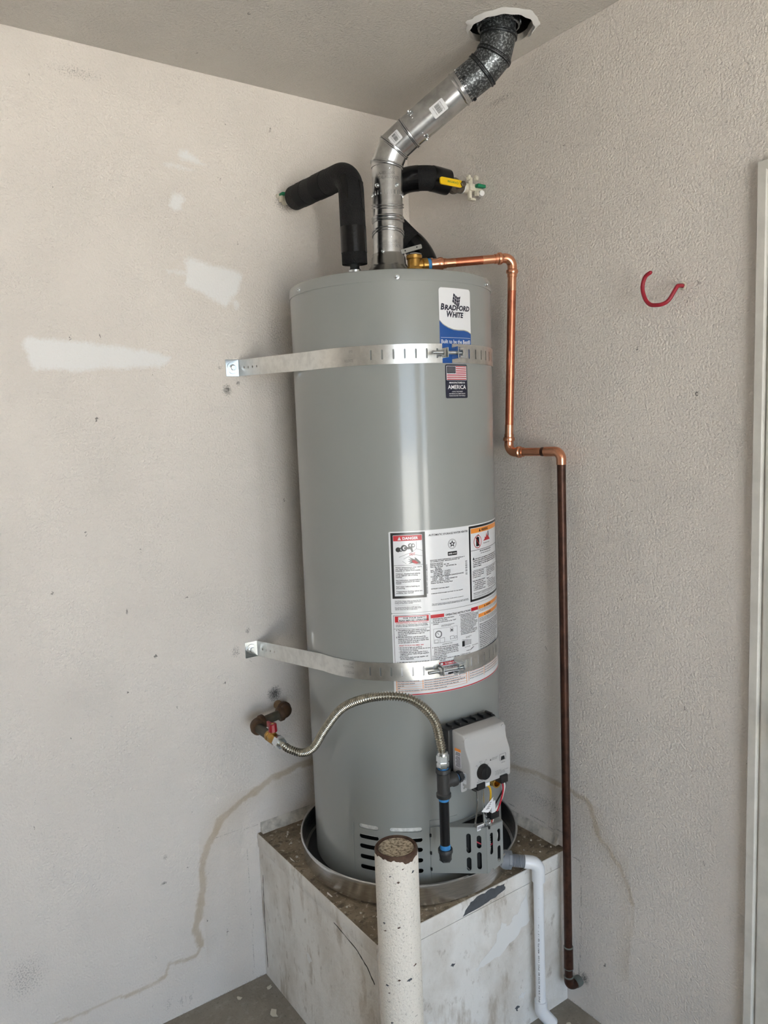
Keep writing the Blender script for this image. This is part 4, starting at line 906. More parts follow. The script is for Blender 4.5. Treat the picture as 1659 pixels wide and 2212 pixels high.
# bottom edge: connectors and brass fittings
mb = MB(); mb.box((-.380, -.692, .770), (-.355, -.672, .786), .001); mb.build('connector', 'control_black', gc)
mb = MB(); mb.box((-.304, -.694, .765), (-.281, -.670, .785), .0015); mb.build('connector', 'control_black', gc)
mb = MB(); mb.box((-.352, -.690, .772), (-.338, -.674, .781), .001); mb.build('connector', 'plastic_white', gc)
mb = MB(); mb.plate(rrect(-.386, .752, -.366, .780, .006), [circ(-.376, .761, .003, 10)], .003, lambda u, v, w_: Vector((u-.022, -.660-w_, v+.012))); mb.build('mounting_ear', 'control_grey', gc)
mb = MB(); mb.lathe((-.362, -.668, .776), (0, 0, -1), [(0, .009), (.008, .009), (.009, .005), (.016, .004), (.016, 0)], 16); mb.build('pilot_outlet', 'brass', gc)
mb = MB(); mb.tube(spline([(-.362, -.668, .762), (-.358, -.664, .72), (-.350, -.646, .66), (-.346, -.626, .635)], 8), .0022, 8); mb.build('pilot_line', 'zinc', gc)
def wire(nm, pts, r=.0021): q = MB(); q.tube(spline(pts, 8), r, 8); return q.build('wire', nm, gc)
wire('wire_red', [(-.292, -.682, .768), (-.290, -.685, .745), (-.296, -.682, .715), (-.303, -.676, .69), (-.306, -.670, .676)])
wire('wire_white', [(-.287, -.682, .768), (-.284, -.684, .750), (-.293, -.680, .715), (-.307, -.674, .69)])
wire('wire_black', [(-.283, -.680, .768), (-.277, -.68, .755), (-.282, -.672, .73), (-.300, -.665, .70)])
wire('wire_yellow', [(-.345, -.684, .773), (-.338, -.688, .765), (-.331, -.684, .745), (-.327, -.676, .715), (-.322, -.668, .70)], .0026)
wire('wire_black', [(-.386, -.670, .778), (-.378, -.670, .766), (-.366, -.668, .757)])
wire('wire_yellow', [(-.306, -.664, .675), (-.305, -.654, .655), (-.303, -.646, .63)], .0018)
wire('wire_red', [(-.303, -.664, .675), (-.301, -.654, .655), (-.299, -.646, .63)], .0018)
wire('wire_white', [(-.300, -.664, .675), (-.297, -.654, .655), (-.295, -.646, .63)], .0018)
mb = MB(); mb.box((-.321, -.676, .686), (-.308, -.664, .718), .0015); mb.build('plug', 'plastic_white', gc)
mb = MB(); mb.box((-.326, -.678, .672), (-.298, -.662, .688), .0012); mb.build('plug_clip', 'control_black', gc)
mb = MB(); hp = [Vector((-.318+.0055*math.cos(t), -.660+.0055*math.sin(t), .648+.026*t/(2*PI*7))) for t in fr(0, 2*PI*7, 98)]; mb.tube(hp, .0013, 6); mb.build('spring', 'zinc', gc)
mb = MB(); mb.cyl((-.318, -.660, .640), (-.318, -.660, .678), .0038, 12); mb.build('igniter_rod', 'control_black', gc)
mb = MB(); mb.tube([(-.326, -.650, .79), (-.326, -.650, .72), (-.322, -.650, .65)], .0042, 10); mb.build('burner_tube', 'zinc', gc)
mb = MB(); mb.plate([(-.347, -.012), (-.318, .008), (-.305, .012), (-.313, -.012), (-.326, -.020)], (), .0004, lambda u, v, w_: Vector((u-.020, -.690-w_+6*(u+.33)**2, v+.724))); tg = mb.build('paper_tag', 'paper', gc)
mb = MB()
for k in range(4): mb.plate(rect(-.333+.004*k, -.010+.004*k, -.322+.003*k, -.0088+.004*k), (), .0001, lambda u, v, w_: Vector((u-.020, -.6905-w_+6*(u+.33)**2, v+.724)))
mb.build('tag_print', 'label_ink', tg)
mb = MB(); mb.plate(rect(-.350, .638, -.327, .652), (), .0004, lambda u, v, w_: Vector((u, -.652-w_, v+.002))); t2_ = mb.build('barcode_tag', 'paper', gc)
mb = MB()
for k in range(9): mb.plate(rect(-.348+.0022*k, .642, -.348+.0022*k+(.0008 if k % 2 else .0014), .649), (), .0001, lambda u, v, w_: Vector((u, -.6527-w_, v+.002)))
mb.build('barcode', 'label_ink', t2_)
# brass drain valve on the heater front, right of the wires
dv = thing('drain_valve', 'small brass drain valve below the gas control box', 'drain valve', (-.27, -.60, .735))
mb = MB(); mb.lathe((-.262, -.585, .737), (-.15, -1, 0), [(0, 0), (0, .011), (.03, .011), (.03, .0135), (.042, .0135), (.044, .012), (.058, .012), (.058, .0085), (.040, .0085), (.040, 0)], 24); mb.build('valve_body', 'brass_bright', dv)

# ------------------------------------------------------------------ tee, drip leg
tl = thing('drip_leg', 'black iron tee with hanging drip leg and cap beside the gas control', 'gas pipe', (-.4595, -.66, .6))
TX, TY, TZ = -.4595, -.660, .8045
mb = MB()
mb.lathe((TX, TY, TZ-.036), (0, 0, 1), [(0, .010), (0, .0165), (.002, .0178), (.010, .0178), (.013, .0155), (.060, .0155), (.063, .0178), (.070, .0178), (.072, .0165), (.072, .010)], 32)
mb.lathe((TX, TY, TZ), (1, .0, 0), [(0, .0150), (.022, .0150), (.026, .0175), (.035, .0175), (.037, .0160), (.037, .008)], 32)
tee = mb.build('tee', 'iron_black', tl)
mb = MB(); mb.cyl((TX+.030, TY, TZ), (TX+.075, TY+.008, TZ), .0105); mb.hexn((TX+.044, TY, TZ), (1, .1, 0), .0140, .012, .05); mb.build('nipple', 'iron_black', tl)
mb = MB(); mb.lathe((TX+.037, TY, TZ), (1, 0, 0), [(0, .0112), (.004, .0115), (.005, .0108)], 20); mb.lathe((TX+.060, TY, TZ), (1, .1, 0), [(0, .0112), (.005, .0115), (.006, .0108)], 20); mb.build('thread_tape', 'tape_blue', tl)
mb = MB(); mb.cyl((TX, TY, .645), (TX, TY, TZ-.032), .0120); mb.build('drip_nipple', 'pipe_black', tl)
mb = MB(); mb.lathe((TX, TY, TZ-.044), (0, 0, 1), [(0, .0122), (.002, .0128), (.007, .0127), (.009, .0121)], 24); mb.build('thread_tape', 'tape_blue', tl)
mb = MB(); mb.lathe((TX, TY, .637), (0, 0, 1), [(0, .0124), (.003, .0130), (.010, .0128), (.013, .0121)], 24); mb.build('thread_tape', 'tape_blue', tl)
mb = MB(); mb.lathe((TX, TY, TZ+.033), (0, 0, 1), [(0, .0122), (.004, .0130), (.008, .0128), (.010, .0122)], 24); mb.build('thread_tape', 'tape_blue', tl)
mb = MB(); mb.lathe((TX, TY, .6395), (0, 0, -1), [(0, .011), (0, .0168), (.002, .0178), (.009, .0178), (.012, .0155), (.025, .0145), (.031, .011), (.031, 0)], 32); mb.lathe((TX, TY, .622), (0, 0, -1), [(0, .0140), (.010, .0150), (.012, .0150)], 6); mb.build('pipe_cap', 'iron_black', tl)

# ------------------------------------------------------------------ gas stub, shut-off valve and flexible connector
gs = thing('gas_stub_pipe', 'brown iron gas pipe stub with two elbows sticking out below the lower strap', 'gas pipe', (-.61, -.05, .82))
E1 = Vector((-.557, -.066, .832)); E2 = Vector((-.667, -.066, .8175)); W1 = Vector((-.557, .004, .8325)); V1 = Vector((-.667, -.160, .8175))
mb = MB(); mb.cyl(W1, E1+Vector((0, .012, 0)), .0135); mb.build('wall_nipple', 'iron_tan', gs)
def elbow(mb, P, d0, d1, r, leg, bend, collar=True, cr=1.17, cl=.010):
    P = Vector(P); d0 = Vector(d0).normalized(); d1 = Vector(d1).normalized()
    mb.tube(fillet([P+d0*leg, P, P+d1*leg], bend, 10), r, 24)
    if collar:
        for d in (d0, d1): mb.lathe(P+d*(leg-cl), d, [(-.003, r*.98), (0, r*cr), (cl, r*cr), (cl+.002, r*cr*.94), (cl+.002, r*.7)], 24)
mb = MB(); elbow(mb, E1, (0, 1, 0), E2-E1, .0175, .030, .018); mb.build('elbow', 'iron_brown', gs)
mb = MB(); elbow(mb, E2, E1-E2, (0, -1, 0), .0175, .030, .018); mb.build('elbow', 'iron_brown', gs)
mb = MB(); mb.cyl(E1+(E2-E1)*.22, E1+(E2-E1)*.78, .0132); mb.build('nipple', 'iron_green', gs)
mb = MB(); mb.cyl(E2+Vector((0, -.025, 0)), V1+Vector((0, -.004, 0)), .0132); mb.build('nipple', 'iron_green', gs)
gv = thing('gas_shutoff_valve', 'brass gas shut-off valve with red handle on the wall stub pipe', 'valve', (-.667, -.185, .8175))
mb = MB(); mb.lathe(V1, (0, -1, 0), [(0, .010), (0, .0155), (.010, .0165), (.012, .0140), (.020, .0165), (.032, .0165), (.040, .0130), (.050, .0130), (.050, .008)], 8, PI/8); mb.cyl(V1+Vector((0, -.026, .008)), V1+Vector((0, -.026, .026)), .0085); mb.build('valve_body', 'brass', gv)
mb = MB(); H0 = V1+Vector((0, -.026, .020)); mb.lathe(H0, (0, 0, 1), [(0, 0), (0, .0125), (.020, .0112), (.022, .0095), (.022, .006), (.019, .0055), (.019, 0)], 10); mb.box(H0+Vector((-.004, .004, .004)), H0+Vector((.004, .030, .021)), .002); mb.build('handle', 'handle_red', gv)
mb = MB(); mb.lathe(H0+Vector((0, 0, .0185)), (0, 0, 1), [(0, .005), (.003, .004), (.003, 0)], 10); mb.build('stem', 'brass_bright', gv)
fc = thing('gas_connector', 'corrugated stainless flexible gas connector arching across the heater', 'gas hose', (-.55, -.45, .85))
FN = Vector((-.667, -.208, .8175))
mb = MB(); mb.hexn(FN, (0, -1, 0), .0175, .026); mb.build('flare_nut', 'zinc', fc)
FP = [FN+Vector((0, -.024, 0)), FN+Vector((0.001, -.040, -.001)), (-.660, -.268, .8115), (-.6415, -.300, .8080), (-.6310, -.345, .835), (-.6260, -.400, .9000), (-.6225, -.48, .9760), (-.6060, -.562, 1.0200), (-.5670, -.622, 1.0335), (-.5250, -.650, 1.0170), (-.4830, -.660, .9680), (-.4665, -.660, .9120), (-.4610, -.660, .880), (TX, TY, .872)]
cpath = resample(spline(FP, 14), .00112)
mb = MB(); rr = []
for k in range(len(cpath)):
    e_ = min(k, len(cpath)-1-k)*.00112; rr.append(.0092+(.0021*math.sin(2*PI*k/6) if .016 < e_ else -.0012))
mb.tube(cpath, rr, 18); mb.build('hose', 'steel_flex', fc, sharp=80)
mb = MB(); mb.lathe((TX, TY, .842), (0, 0, 1), [(0, .010), (0, .0135), (.002, .0150), (.012, .0150), (.014, .0130), (.016, .0130)], 6); mb.hexn((TX, TY, .857), (0, 0, 1), .0155, .018); mb.lathe((TX, TY, .874), (0, 0, 1), [(0, .0135), (.006, .0130), (.008, .0105), (.008, .0085)], 24); mb.build('end_nut', 'zinc', fc)

# ------------------------------------------------------------------ vent
# plane of the vent run: from the heater axis towards the ceiling opening
def ring_tube(mb, a, b_, r, rings=(), seg=48, r2=None, flare=None):
    """thin pipe from a to b_ with pressed beads at the listed distances"""
    a = Vector(a); b_ = Vector(b_); l = (b_-a).length; pts = [(0, r)]
    for t in sorted(rings):
        pts += [(t-.004, r), (t-.002, r+.0022), (t, r+.003), (t+.002, r+.0022), (t+.004, r)]
    pts.append((l, r2 or r)); mb.lathe(a, b_-a, pts, seg)
def miter(mb, path, r, seg=48, bead=True):
    """gored elbow: straight pipe pieces mitred at each inner point of the path"""
    P = [Vector(q) for q in path]; n = len(P); x, y, d = frame(P[1]-P[0]); rings = []
    dirs = [(P[i+1]-P[i]).normalized() for i in range(n-1)]
    for i in range(n):
        if i == 0: nrm = dirs[0]
        elif i == n-1: nrm = dirs[-1]
        else: nrm = (dirs[i-1]+dirs[i]).normalized()
        if i > 0 and i < n-1:
            pass
        dd = dirs[max(0, i-1)]
        ring = []
        for k in range(seg):
            off = x*math.cos(2*PI*k/seg)*r+y*math.sin(2*PI*k/seg)*r
            t = -off.dot(nrm)/dd.dot(nrm); ring.append(P[i]+off+dd*t)
        rings.append((ring, nrm, P[i]))
        if i < n-1 and i > 0:
            q = dirs[i-1].rotation_difference(dirs[i]); x = q @ x; y = q @ y
    vs = []; fs = []; rows = []
    for i, (ring, nrm, c) in enumerate(rings):
        sub = [(0, 0)]
        if bead and 0 < i < n-1: sub = [(-.0045, 0), (-.0030, .0024), (-.0012, .0026), (0, .0004), (.0012, .0026), (.0030, .0024), (.0045, 0)]
        for s_, e_ in sub:
            rows.append(len(vs)); vs += [p+nrm*s_+(p-c).normalized()*e_ for p in ring]
    for a, c in zip(rows, rows[1:]):
        for k in range(seg): j = (k+1) % seg; fs.append((a+k, a+j, c+j, c+k))
    mb.add(vs, fs)
VR = .0402
v0 = Vector((AX, AY, 0))
q1 = Vector((-.3222, -.3315, 2.325)); q2 = Vector((-.3102, -.3486, 2.366)); q3 = Vector((-.2860, -.3830, 2.3955)); q4 = Vector((-.2018, -.4991, 2.4842)); q5 = Vector((-.1727, -.5395, 2.5135)); q6 = Vector((-.1555, -.5630, 2.5420)); q7 = Vector((-.1485, -.5735, 2.585)); q8 = Vector((-.1480, -.5742, 2.68))
hd = thing('draft_hood', 'grey metal draft hood flaring out on top of the water heater', 'draft hood', (AX, AY, 2.02))
mb = MB(); mb.lathe((AX, AY, 0), (0, 0, 1), [(2.0155, .078), (2.024, .078), (2.036, .074), (2.052, .064), (2.066, .0500), (2.074, .0455), (2.090, .0445), (2.096, VR+.0012), (2.100, VR+.0012)], 64); mb.build('hood_cone', 'hood_metal', hd)
for k in range(4):
    a = math.radians(45+90*k); mb = MB(); mb.box((AX+.06*math.cos(a)-.004, AY+.06*math.sin(a)-.004, 2.014), (AX+.06*math.cos(a)+.004, AY+.06*math.sin(a)+.004, 2.020), .001); mb.build('hood_foot', 'hood_metal', hd)
def prong(o, ax, r, ref):
    ax = Vector(ax).normalized(); ref = Vector(ref); x = (ref-ax*ref.dot(ax)).normalized(); y = ax.cross(x)
    return lambda u, v, w_: Vector(o)+ax*v+(x*math.cos(u/r)+y*math.sin(u/r))*(r+w_)
def scr(mb, P, d): mb.lathe(Vector(P)-Vector(d)*.0005, d, [(0, .0056), (.001, .0056), (.0015, .0042), (.0042, .0040), (.0048, .0028), (.0036, .0020), (.0036, 0)], 10)
VIEW = Vector((-.56, -.83, 0))
el = thing('vent_elbow', 'shiny galvanized vent pipe and elbow rising from the draft hood', 'vent elbow', (AX, AY, 2.09))
s0 = Vector((AX, AY, 2.092)); axd = (q1-s0).normalized(); at_ = lambda z: s0+axd*((z-2.092)/axd.z)
mb2 = MB(); ring_tube(mb2, at_(2.090), at_(2.160), VR); mb2.build('gore', 'galv', el)
def tilted(mb, P, tilt, r=VR+.0005):
    """pressed swivel seam: a slanted double bead"""
    n_ = (axd+Vector(tilt)).normalized(); x, y, d = frame(axd)
    for off in (-.0035, .0035):
        pts = []
        for k in range(49):
            o_ = (x*math.cos(2*PI*k/48)+y*math.sin(2*PI*k/48))*r; pts.append(Vector(P)+axd*off+o_-axd*(o_.dot(n_)/axd.dot(n_)))
        mb.tube(pts, .0022, 8, caps=False)
mb2 = MB(); ring_tube(mb2, at_(2.160), at_(2.322), VR-.0006); mb2.build('gore', 'galv', el)
for z_, t_ in ((2.150, (.14, .20, 0)), (2.222, (-.14, -.20, 0))): mb2 = MB(); tilted(mb2, at_(z_), t_); mb2.build('swivel_seam', 'galv', el)
mb2 = MB(); ring_tube(mb2, at_(2.178), at_(2.196), VR, [.005, .013]); mb2.build('crimp_ring', 'galv', el)
mb2 = MB(); miter(mb2, [at_(2.318), q1, q2, q3, q3+(q4-q3)*.22], VR+.0004); mb2.build('elbow_gores', 'galv', el)
m1_ = prong(at_(2.09), axd, VR, VIEW)
mb2 = MB()
def embo(z, dx):
    mp_ = prong(at_(z), axd, VR, VIEW)
    mb2.text('4"', 1, mp_, .004+dx, .018, .0006, width=.008, height=.008, bold=.01)
    mb2.text('AMERICAN', 1, mp_, -.024+dx, .0085, .0006, width=.046, height=.0075, bold=.01); mb2.text('METAL PRODUCTS', 1, mp_, -.034+dx, -.002, .0006, width=.070, height=.0075, bold=.01)
embo(2.114, .0); mb2.build('embossed_lettering', 'galv', el)
mb2 = MB(); embo(2.284, -.002); mb2.build('embossed_lettering', 'galv', el)
mb2 = MB()
for k in range(26):
    mp_ = prong(at_(2.250), axd, VR, VIEW); mb2.plate(pill(2*PI*VR*k/26, 0, .0022, .011, 3), (), .0011, mp_)
mb2.build('crimped_edge', 'galv', el)
for z, u_ in ((2.267, .026), (2.267, -.030), (2.267, .09), (2.101, -.016), (2.101, .05), (2.101, -.08)):
    mp_ = prong(at_(z), axd, VR, VIEW); P = mp_(u_, 0, 0); mb2 = MB(); scr(mb2, P, (mp_(u_, 0, .01)-P).normalized()); mb2.build('sheet_screw', 'zinc', el)
vp = thing('vent_pipe', 'straight bright galvanized vent pipe slanting up with a barcode sticker', 'vent pipe', q3)
dg4 = (q4-q3).normalized(); l4 = (q4-q3).length
mb2 = MB(); ring_tube(mb2, q3+dg4*(l4*.14), q4+dg4*.012, VR+.0012, [l4*.86-.012]); mb2.build('pipe', 'galv', vp)
mp4 = prong(q3, dg4, VR+.0012, (-.45, -.85, -.3))
mb2 = MB()
for k in range(26): mb2.plate(pill(2*PI*VR*k/26, l4*.16, .0020, .007, 3), (), .0010, mp4)
mb2.build('crimped_edge', 'galv', vp)
mb2 = MB()
for k in range(26): mb2.plate(pill(2*PI*VR*k/26, l4+.004, .0020, .007, 3), (), .0010, mp4)
mb2.build('crimped_edge', 'galv', vp)
for v_, u_ in ((l4*.20, .036), (l4*.20, -.040), (l4*.20, .11)):
    P = mp4(u_, v_, 0); mb2 = MB(); scr(mb2, P, (mp4(u_, v_, .01)-P).normalized()); mb2.build('sheet_screw', 'zinc', vp)
def sticker(parent, mp_, u_, v_, wd, ht, top_):
    n_ = 8
    q = MB(); q.plate(rrect(u_-wd/2, v_-ht/2, u_+wd/2, v_+ht/2, .003), (), .0003, mp_, cuts=fr(u_-wd/2, u_+wd/2, n_)[1:-1], w0=.0002); st = q.build('barcode_sticker', 'label_white', parent)
    q = MB(); x_ = u_-wd*.34; rnd = random.Random(int(ht*1e5))
    while x_ < u_+wd*.32: l_ = rnd.choice((.0006, .0010, .0015)); q.plate(rect(x_, v_-ht*.18, x_+l_, v_+ht*.14), (), .0001, mp_, w0=.0006); x_ += l_+rnd.choice((.0006, .001))
    q.text(top_, 1, mp_, u_-wd*.40, v_+ht*.24, .0007, width=wd*.78, height=ht*.16); q.text('0 37374 21430 8', 1, mp_, u_-wd*.34, v_-ht*.31, .0007, width=wd*.66, height=ht*.07)
    q.build('sticker_print', 'label_ink', st); return st
sticker(vp, mp4, -.001, l4*.55, .030, .040, 'AMERICAN METAL\n3 IN. VENT PIPE')
dg3 = (q3-q2).normalized(); mp3 = prong(q2, dg3, VR+.0006, (-.60, -.75, -.1))
sticker(el, mp3, -.008, .020, .027, .030, 'AMERICAN METAL\n3 IN. 90 ELBOW')
eo = thing('vent_elbow', 'dark mottled old galvanized vent elbow entering the ceiling', 'vent elbow', q4)
mb2 = MB(); miter(mb2, [q4, q5, q6, q7, q8], VR+.0018); mb2.build('elbow_gores', 'galv_old', eo)
mb2 = MB()
for P, a_, c_ in ((q5, q4, q6), (q6, q5, q7), (q7, q6, q8)):
    n_ = ((P-a_).normalized()+(c_-P).normalized()).normalized(); x, y, d = frame(n_)
    for off in (-.0035, .0035): mb2.tube([P+n_*off+(x*math.cos(2*PI*k/48)+y*math.sin(2*PI*k/48))*(VR+.0035) for k in range(49)], .0019, 8, caps=False)
mb2.build('bead_ring', 'galv_dark', eo)
mp5 = prong(q4, (q5-q4).normalized(), VR+.0018, (-.45, -.85, -.3)); P = mp5(-.016, .012, 0); mb2 = MB(); scr(mb2, P, (mp5(-.016, .012, .01)-P).normalized()); mb2.build('sheet_screw', 'galv_dark', eo)
P = mp5(.050, .008, 0); mb2 = MB(); scr(mb2, P, (mp5(.050, .008, .01)-P).normalized()); mb2.build('sheet_screw', 'galv_dark', eo)
mb2 = MB(); mb2.lathe((q8.x, q8.y, HC+.004), (0, 0, 1), [(0, VR+.006), (.001, VR+.011), (.020, VR+.011), (.022, VR+.008), (.09, VR+.008)], 48); vcl = mb2.build('vent_collar', 'galv_old', eo)
for k in range(5):
    a = math.radians(150+55*k); mb2 = MB(); mb2.lathe((q8.x+(VR+.010)*math.cos(a), q8.y+(VR+.010)*math.sin(a), HC+.012), (math.cos(a), math.sin(a), 0), [(0, .006), (.004, .005), (.004, 0)], 8); mb2.build('clamp_lug', 'galv_old', vcl)

# ------------------------------------------------------------------ insulated hot and cold water pipes
def strip_along(mb, path, r, s0_, s1_, seg=28):
    """sleeve round a path between two arc lengths"""
    P = resample(path, .004); i0 = int(s0_/.004); i1 = min(len(P)-1, int(s1_/.004)); mb.tube(P[i0:i1+1], r, seg)
def plen(path): return sum((b_-a).length for a, b_ in zip(path, path[1:]))
IR = .0325
hw = thing('hot_water_pipe', 'black foam insulated hot water pipe bending over to the patched wall', 'water pipe', (-.430, -.325, 2.015))
hp_ = fillet([(-.4310, -.3255, 2.066), (-.4400, -.335, 2.290), (-.4470, -.058, 2.296)], .046, 14)
lh = plen(hp_)
mb = MB(); mb.tube(resample(hp_, .006), IR, 32); foam = mb.build('foam_sleeve', 'foam', hw)
mb = MB(); strip_along(mb, hp_, IR+.0009, .030, .095, 32); mb.build('tape_band', 'tape_black', hw)
mb = MB(); strip_along(mb, hp_, IR+.0009, lh-.17, lh-.12, 32); mb.build('tape_band', 'tape_dull', hw)
mb = MB(); strip_along(mb, hp_, IR+.0008, lh-.070, lh-.035, 32); mb.build('tape_band', 'tape_dull', hw)
for k, (s_, w_) in enumerate(((.225, .012), (.25, .02), (.275, .018))):
    pass
# wedge-shaped tape ends on the bend
mb = MB(); pr = prong((-.4365, -.3305, 2.20), (-.0095, -.010, .238), IR, (-.56, -.83, 0))
mb.plate([(-.028, .075), (-.012, .080), (-.006, .050), (-.008, .020), (-.020, .040)], (), .0012, pr, cuts=[-.02, -.012]); mb.plate([(.022, .065), (.040, .062), (.042, -.010), (.030, .000)], (), .0012, pr, cuts=[.028, .035]); mb.build('tape_end', 'tape_black', hw)
mb = MB(); mb.lathe((-.4300, -.3245, 2.010), (-.01, -.01, .24), [(0, .0125), (.030, .0125), (.032, .0155), (.042, .0155), (.046, .0125), (.07, .0115)], 24); mb.build('nipple', 'zinc', hw)
mb = MB(); mb.cyl((-.4470, -.070, 2.297), (-.4475, .004, 2.303), .0125); mb.build('pipe_stub', 'old_white', hw)
gk = thing('pipe_clamp', 'painted pipe clamp with green band where the hot water pipe meets the wall', 'pipe clamp', (-.456, -.006, 2.312))
mb = MB(); mb.box((-.4685, -.018, 2.296), (-.4600, -.001, 2.312), .002); mb.box((-.4760, -.008, 2.306), (-.460, -.001, 2.318), .002); mb.build('clamp_body', 'old_white', gk)
mb = MB(); mb.box((-.4690, -.028, 2.3115), (-.4560, -.006, 2.3185), .0015); mb.build('green_band', 'green_tag', gk)

cw = thing('cold_water_pipe', 'black foam insulated cold water pipe looping behind the vent to the yellow handled valve', 'water pipe', (-.179, -.312, 2.015))
cp_ = spline([(-.116, -.331, 2.312), (-.18, -.318, 2.318), (-.232, -.272, 2.312), (-.257, -.235, 2.272), (-.247, -.230, 2.225), (-.215, -.248, 2.182), (-.186, -.275, 2.140), (-.175, -.294, 2.102), (-.177, -.306, 2.066)], 10)
lc = plen(cp_)
mb = MB(); mb.tube(resample(cp_, .006), IR, 32); mb.build('foam_sleeve', 'foam', cw)
mb = MB(); strip_along(mb, cp_, IR+.0010, .006, .052, 32); mb.build('tape_band', 'tape_black', cw)
mb = MB(); strip_along(mb, cp_, IR+.0010, .090, .15, 32); mb.build('tape_band', 'tape_black', cw)
mb = MB(); strip_along(mb, cp_, IR+.0010, lc-.10, lc-.03, 32); mb.build('tape_band', 'tape_black', cw)
mb = MB(); mb.lathe((-.179, -.312, 2.010), (.005, .02, .25), [(0, .0125), (.03, .0125), (.032, .0150), (.042, .0150), (.046, .0120), (.07, .0115)], 24); mb.build('nipple', 'zinc', cw)
bv = thing('ball_valve', 'ball valve with yellow lever handle on the cold water pipe', 'valve', (-.085, -.332, 2.305))
mb = MB(); mb.lathe((-.122, -.332, 2.306), (1, 0, 0), [(0, .010), (0, .0165), (.010, .0170), (.012, .0160), (.018, .0205), (.026, .0220), (.036, .0205), (.042, .0165), (.056, .0165), (.056, .011)], 8, PI/8); mb.cyl((-.096, -.345, 2.302), (-.096, -.366, 2.300), .0095, 16); mb.build('valve_body', 'valve_grey', bv)
mb = MB(); hv = lambda u, v, w_: Vector((-.096+u, -.366-w_, 2.300+v)); mb.plate(rrect(-.079, -.0095, -.002, .0095, .006), (), .0040, lambda u, v, w_: hv(u, v-.10*(u+.0)*0, w_)); hnd = mb.build('handle', 'yellow', bv)
mb = MB(); mb.text('FORTUNE', 1, hv, -.024, .0030, .0043, width=.030, height=.0052, bold=.02, rot=PI); mb.plate(circ(-.019, .0005, .0035, 14), [circ(-.019, .0005, .0024, 12)], .0001, hv, w0=.0042); mb.text('600\nWOG', 1, hv, -.008, .002, .0043, width=.005, height=.006, rot=PI); mb.build('handle_lettering', 'green_ink', hnd)
mb = MB(); mb.hexn((-.096, -.370, 2.300), (0, -1, 0), .0085, .006); mb.build('handle_nut', 'valve_grey', bv)
mb = MB(); mb.lathe((-.068, -.332, 2.306), (1, 0, 0), [(0, .0165), (.001, .0168), (.004, .0160), (.004, .012)], 24); mb.build('seal_ring', 'plastic_white', bv)
oc = thing('pipe_bracket', 'lumpy white painted pipe and clamp screws beside the yellow handled valve', 'pipe clamp', (-.03, -.332, 2.305))
mb = MB(); mb.cyl((-.064, -.332, 2.306), (.004, -.332, 2.306), .0135); mb.build('pipe_stub', 'old_white', oc)
mb = MB(); mb.box((-.052, -.352, 2.296), (-.030, -.312, 2.316), .005)
mb.box((-.050, -.346, 2.312), (-.036, -.334, 2.334), .003); mb.box((-.050, -.346, 2.272), (-.040, -.334, 2.300), .003); mb.box((-.050, -.350, 2.270), (-.030, -.340, 2.277), .002); mb.build('clamp_body', 'old_white', oc)
for x, y, z in ((-.034, -.350, 2.330), (-.034, -.352, 2.288), (-.056, -.344, 2.330)):
    mb = MB(); mb.hexn((x, y, z), (.3, -1, 0), .0078, .009); mb.build('clamp_screw', 'old_white', oc)
mb = MB(); mb.box((-.036, -.366, 2.304), (-.006, -.352, 2.313), .002); mb.build('green_band', 'green_tag', oc)
mb = MB(); mb.lathe((-.014, -.350, 2.290), (-.3, -1, 0), [(0, 0), (0, .008), (.012, .008), (.014, .005), (.014, 0)], 12); mb.build('white_cap', 'peel_white', oc)

# ------------------------------------------------------------------ relief valve and copper discharge line
TP = Vector((-.308, -.416, 2.056)); EA = Vector((-.060, -.5185, 2.0800)); dT = (EA-TP).normalized()
rv = thing('relief_valve', 'brass temperature and pressure relief valve with test lever on the heater top', 'relief valve', (TP.x, TP.y, 2.015))
mb = MB(); mb.lathe((TP.x, TP.y, 2.012), (0, 0, 1), [(0, .012), (.026, .012), (.028, .0195), (.040, .0195), (.041, .0178), (.060, .0178), (.061, .0200), (.069, .0205), (.071, .0190), (.071, 0)], 32); mb.lathe(TP, dT, [(0, .0150), (.020, .0150), (.022, .0175), (.034, .0175), (.035, .013)], 24); mb.box((TP.x-.012, TP.y-.0185, 2.040), (TP.x+.012, TP.y-.012, 2.052), .001); mb.build('valve_body', 'brass', rv)
mb = MB(); mb.lathe((TP.x, TP.y, 2.083), (0, 0, 1), [(0, .0195), (.002, .019), (.005, .010), (.005, 0)], 32); mb.build('spring_cap', 'zinc', rv)
mb = MB(); mb.plate(rrect(-.030, -.006, .030, .006, .003), [circ(-.018, 0, .0022, 10), circ(.016, .001, .0022, 10)], .0022, lambda u, v, w_: TP+Vector((.92*u-.012, -.25*u-.004-w_*.8+.3*v, +.040+.28*u+v*.95))); mb.build('test_lever', 'zinc', rv)
mb = MB(); mb.lathe(TP+dT*.034, dT, [(0, .0152), (.002, .0160), (.008, .0158), (.009, .0150)], 24); mb.build('thread_tape', 'tape_blue', rv)

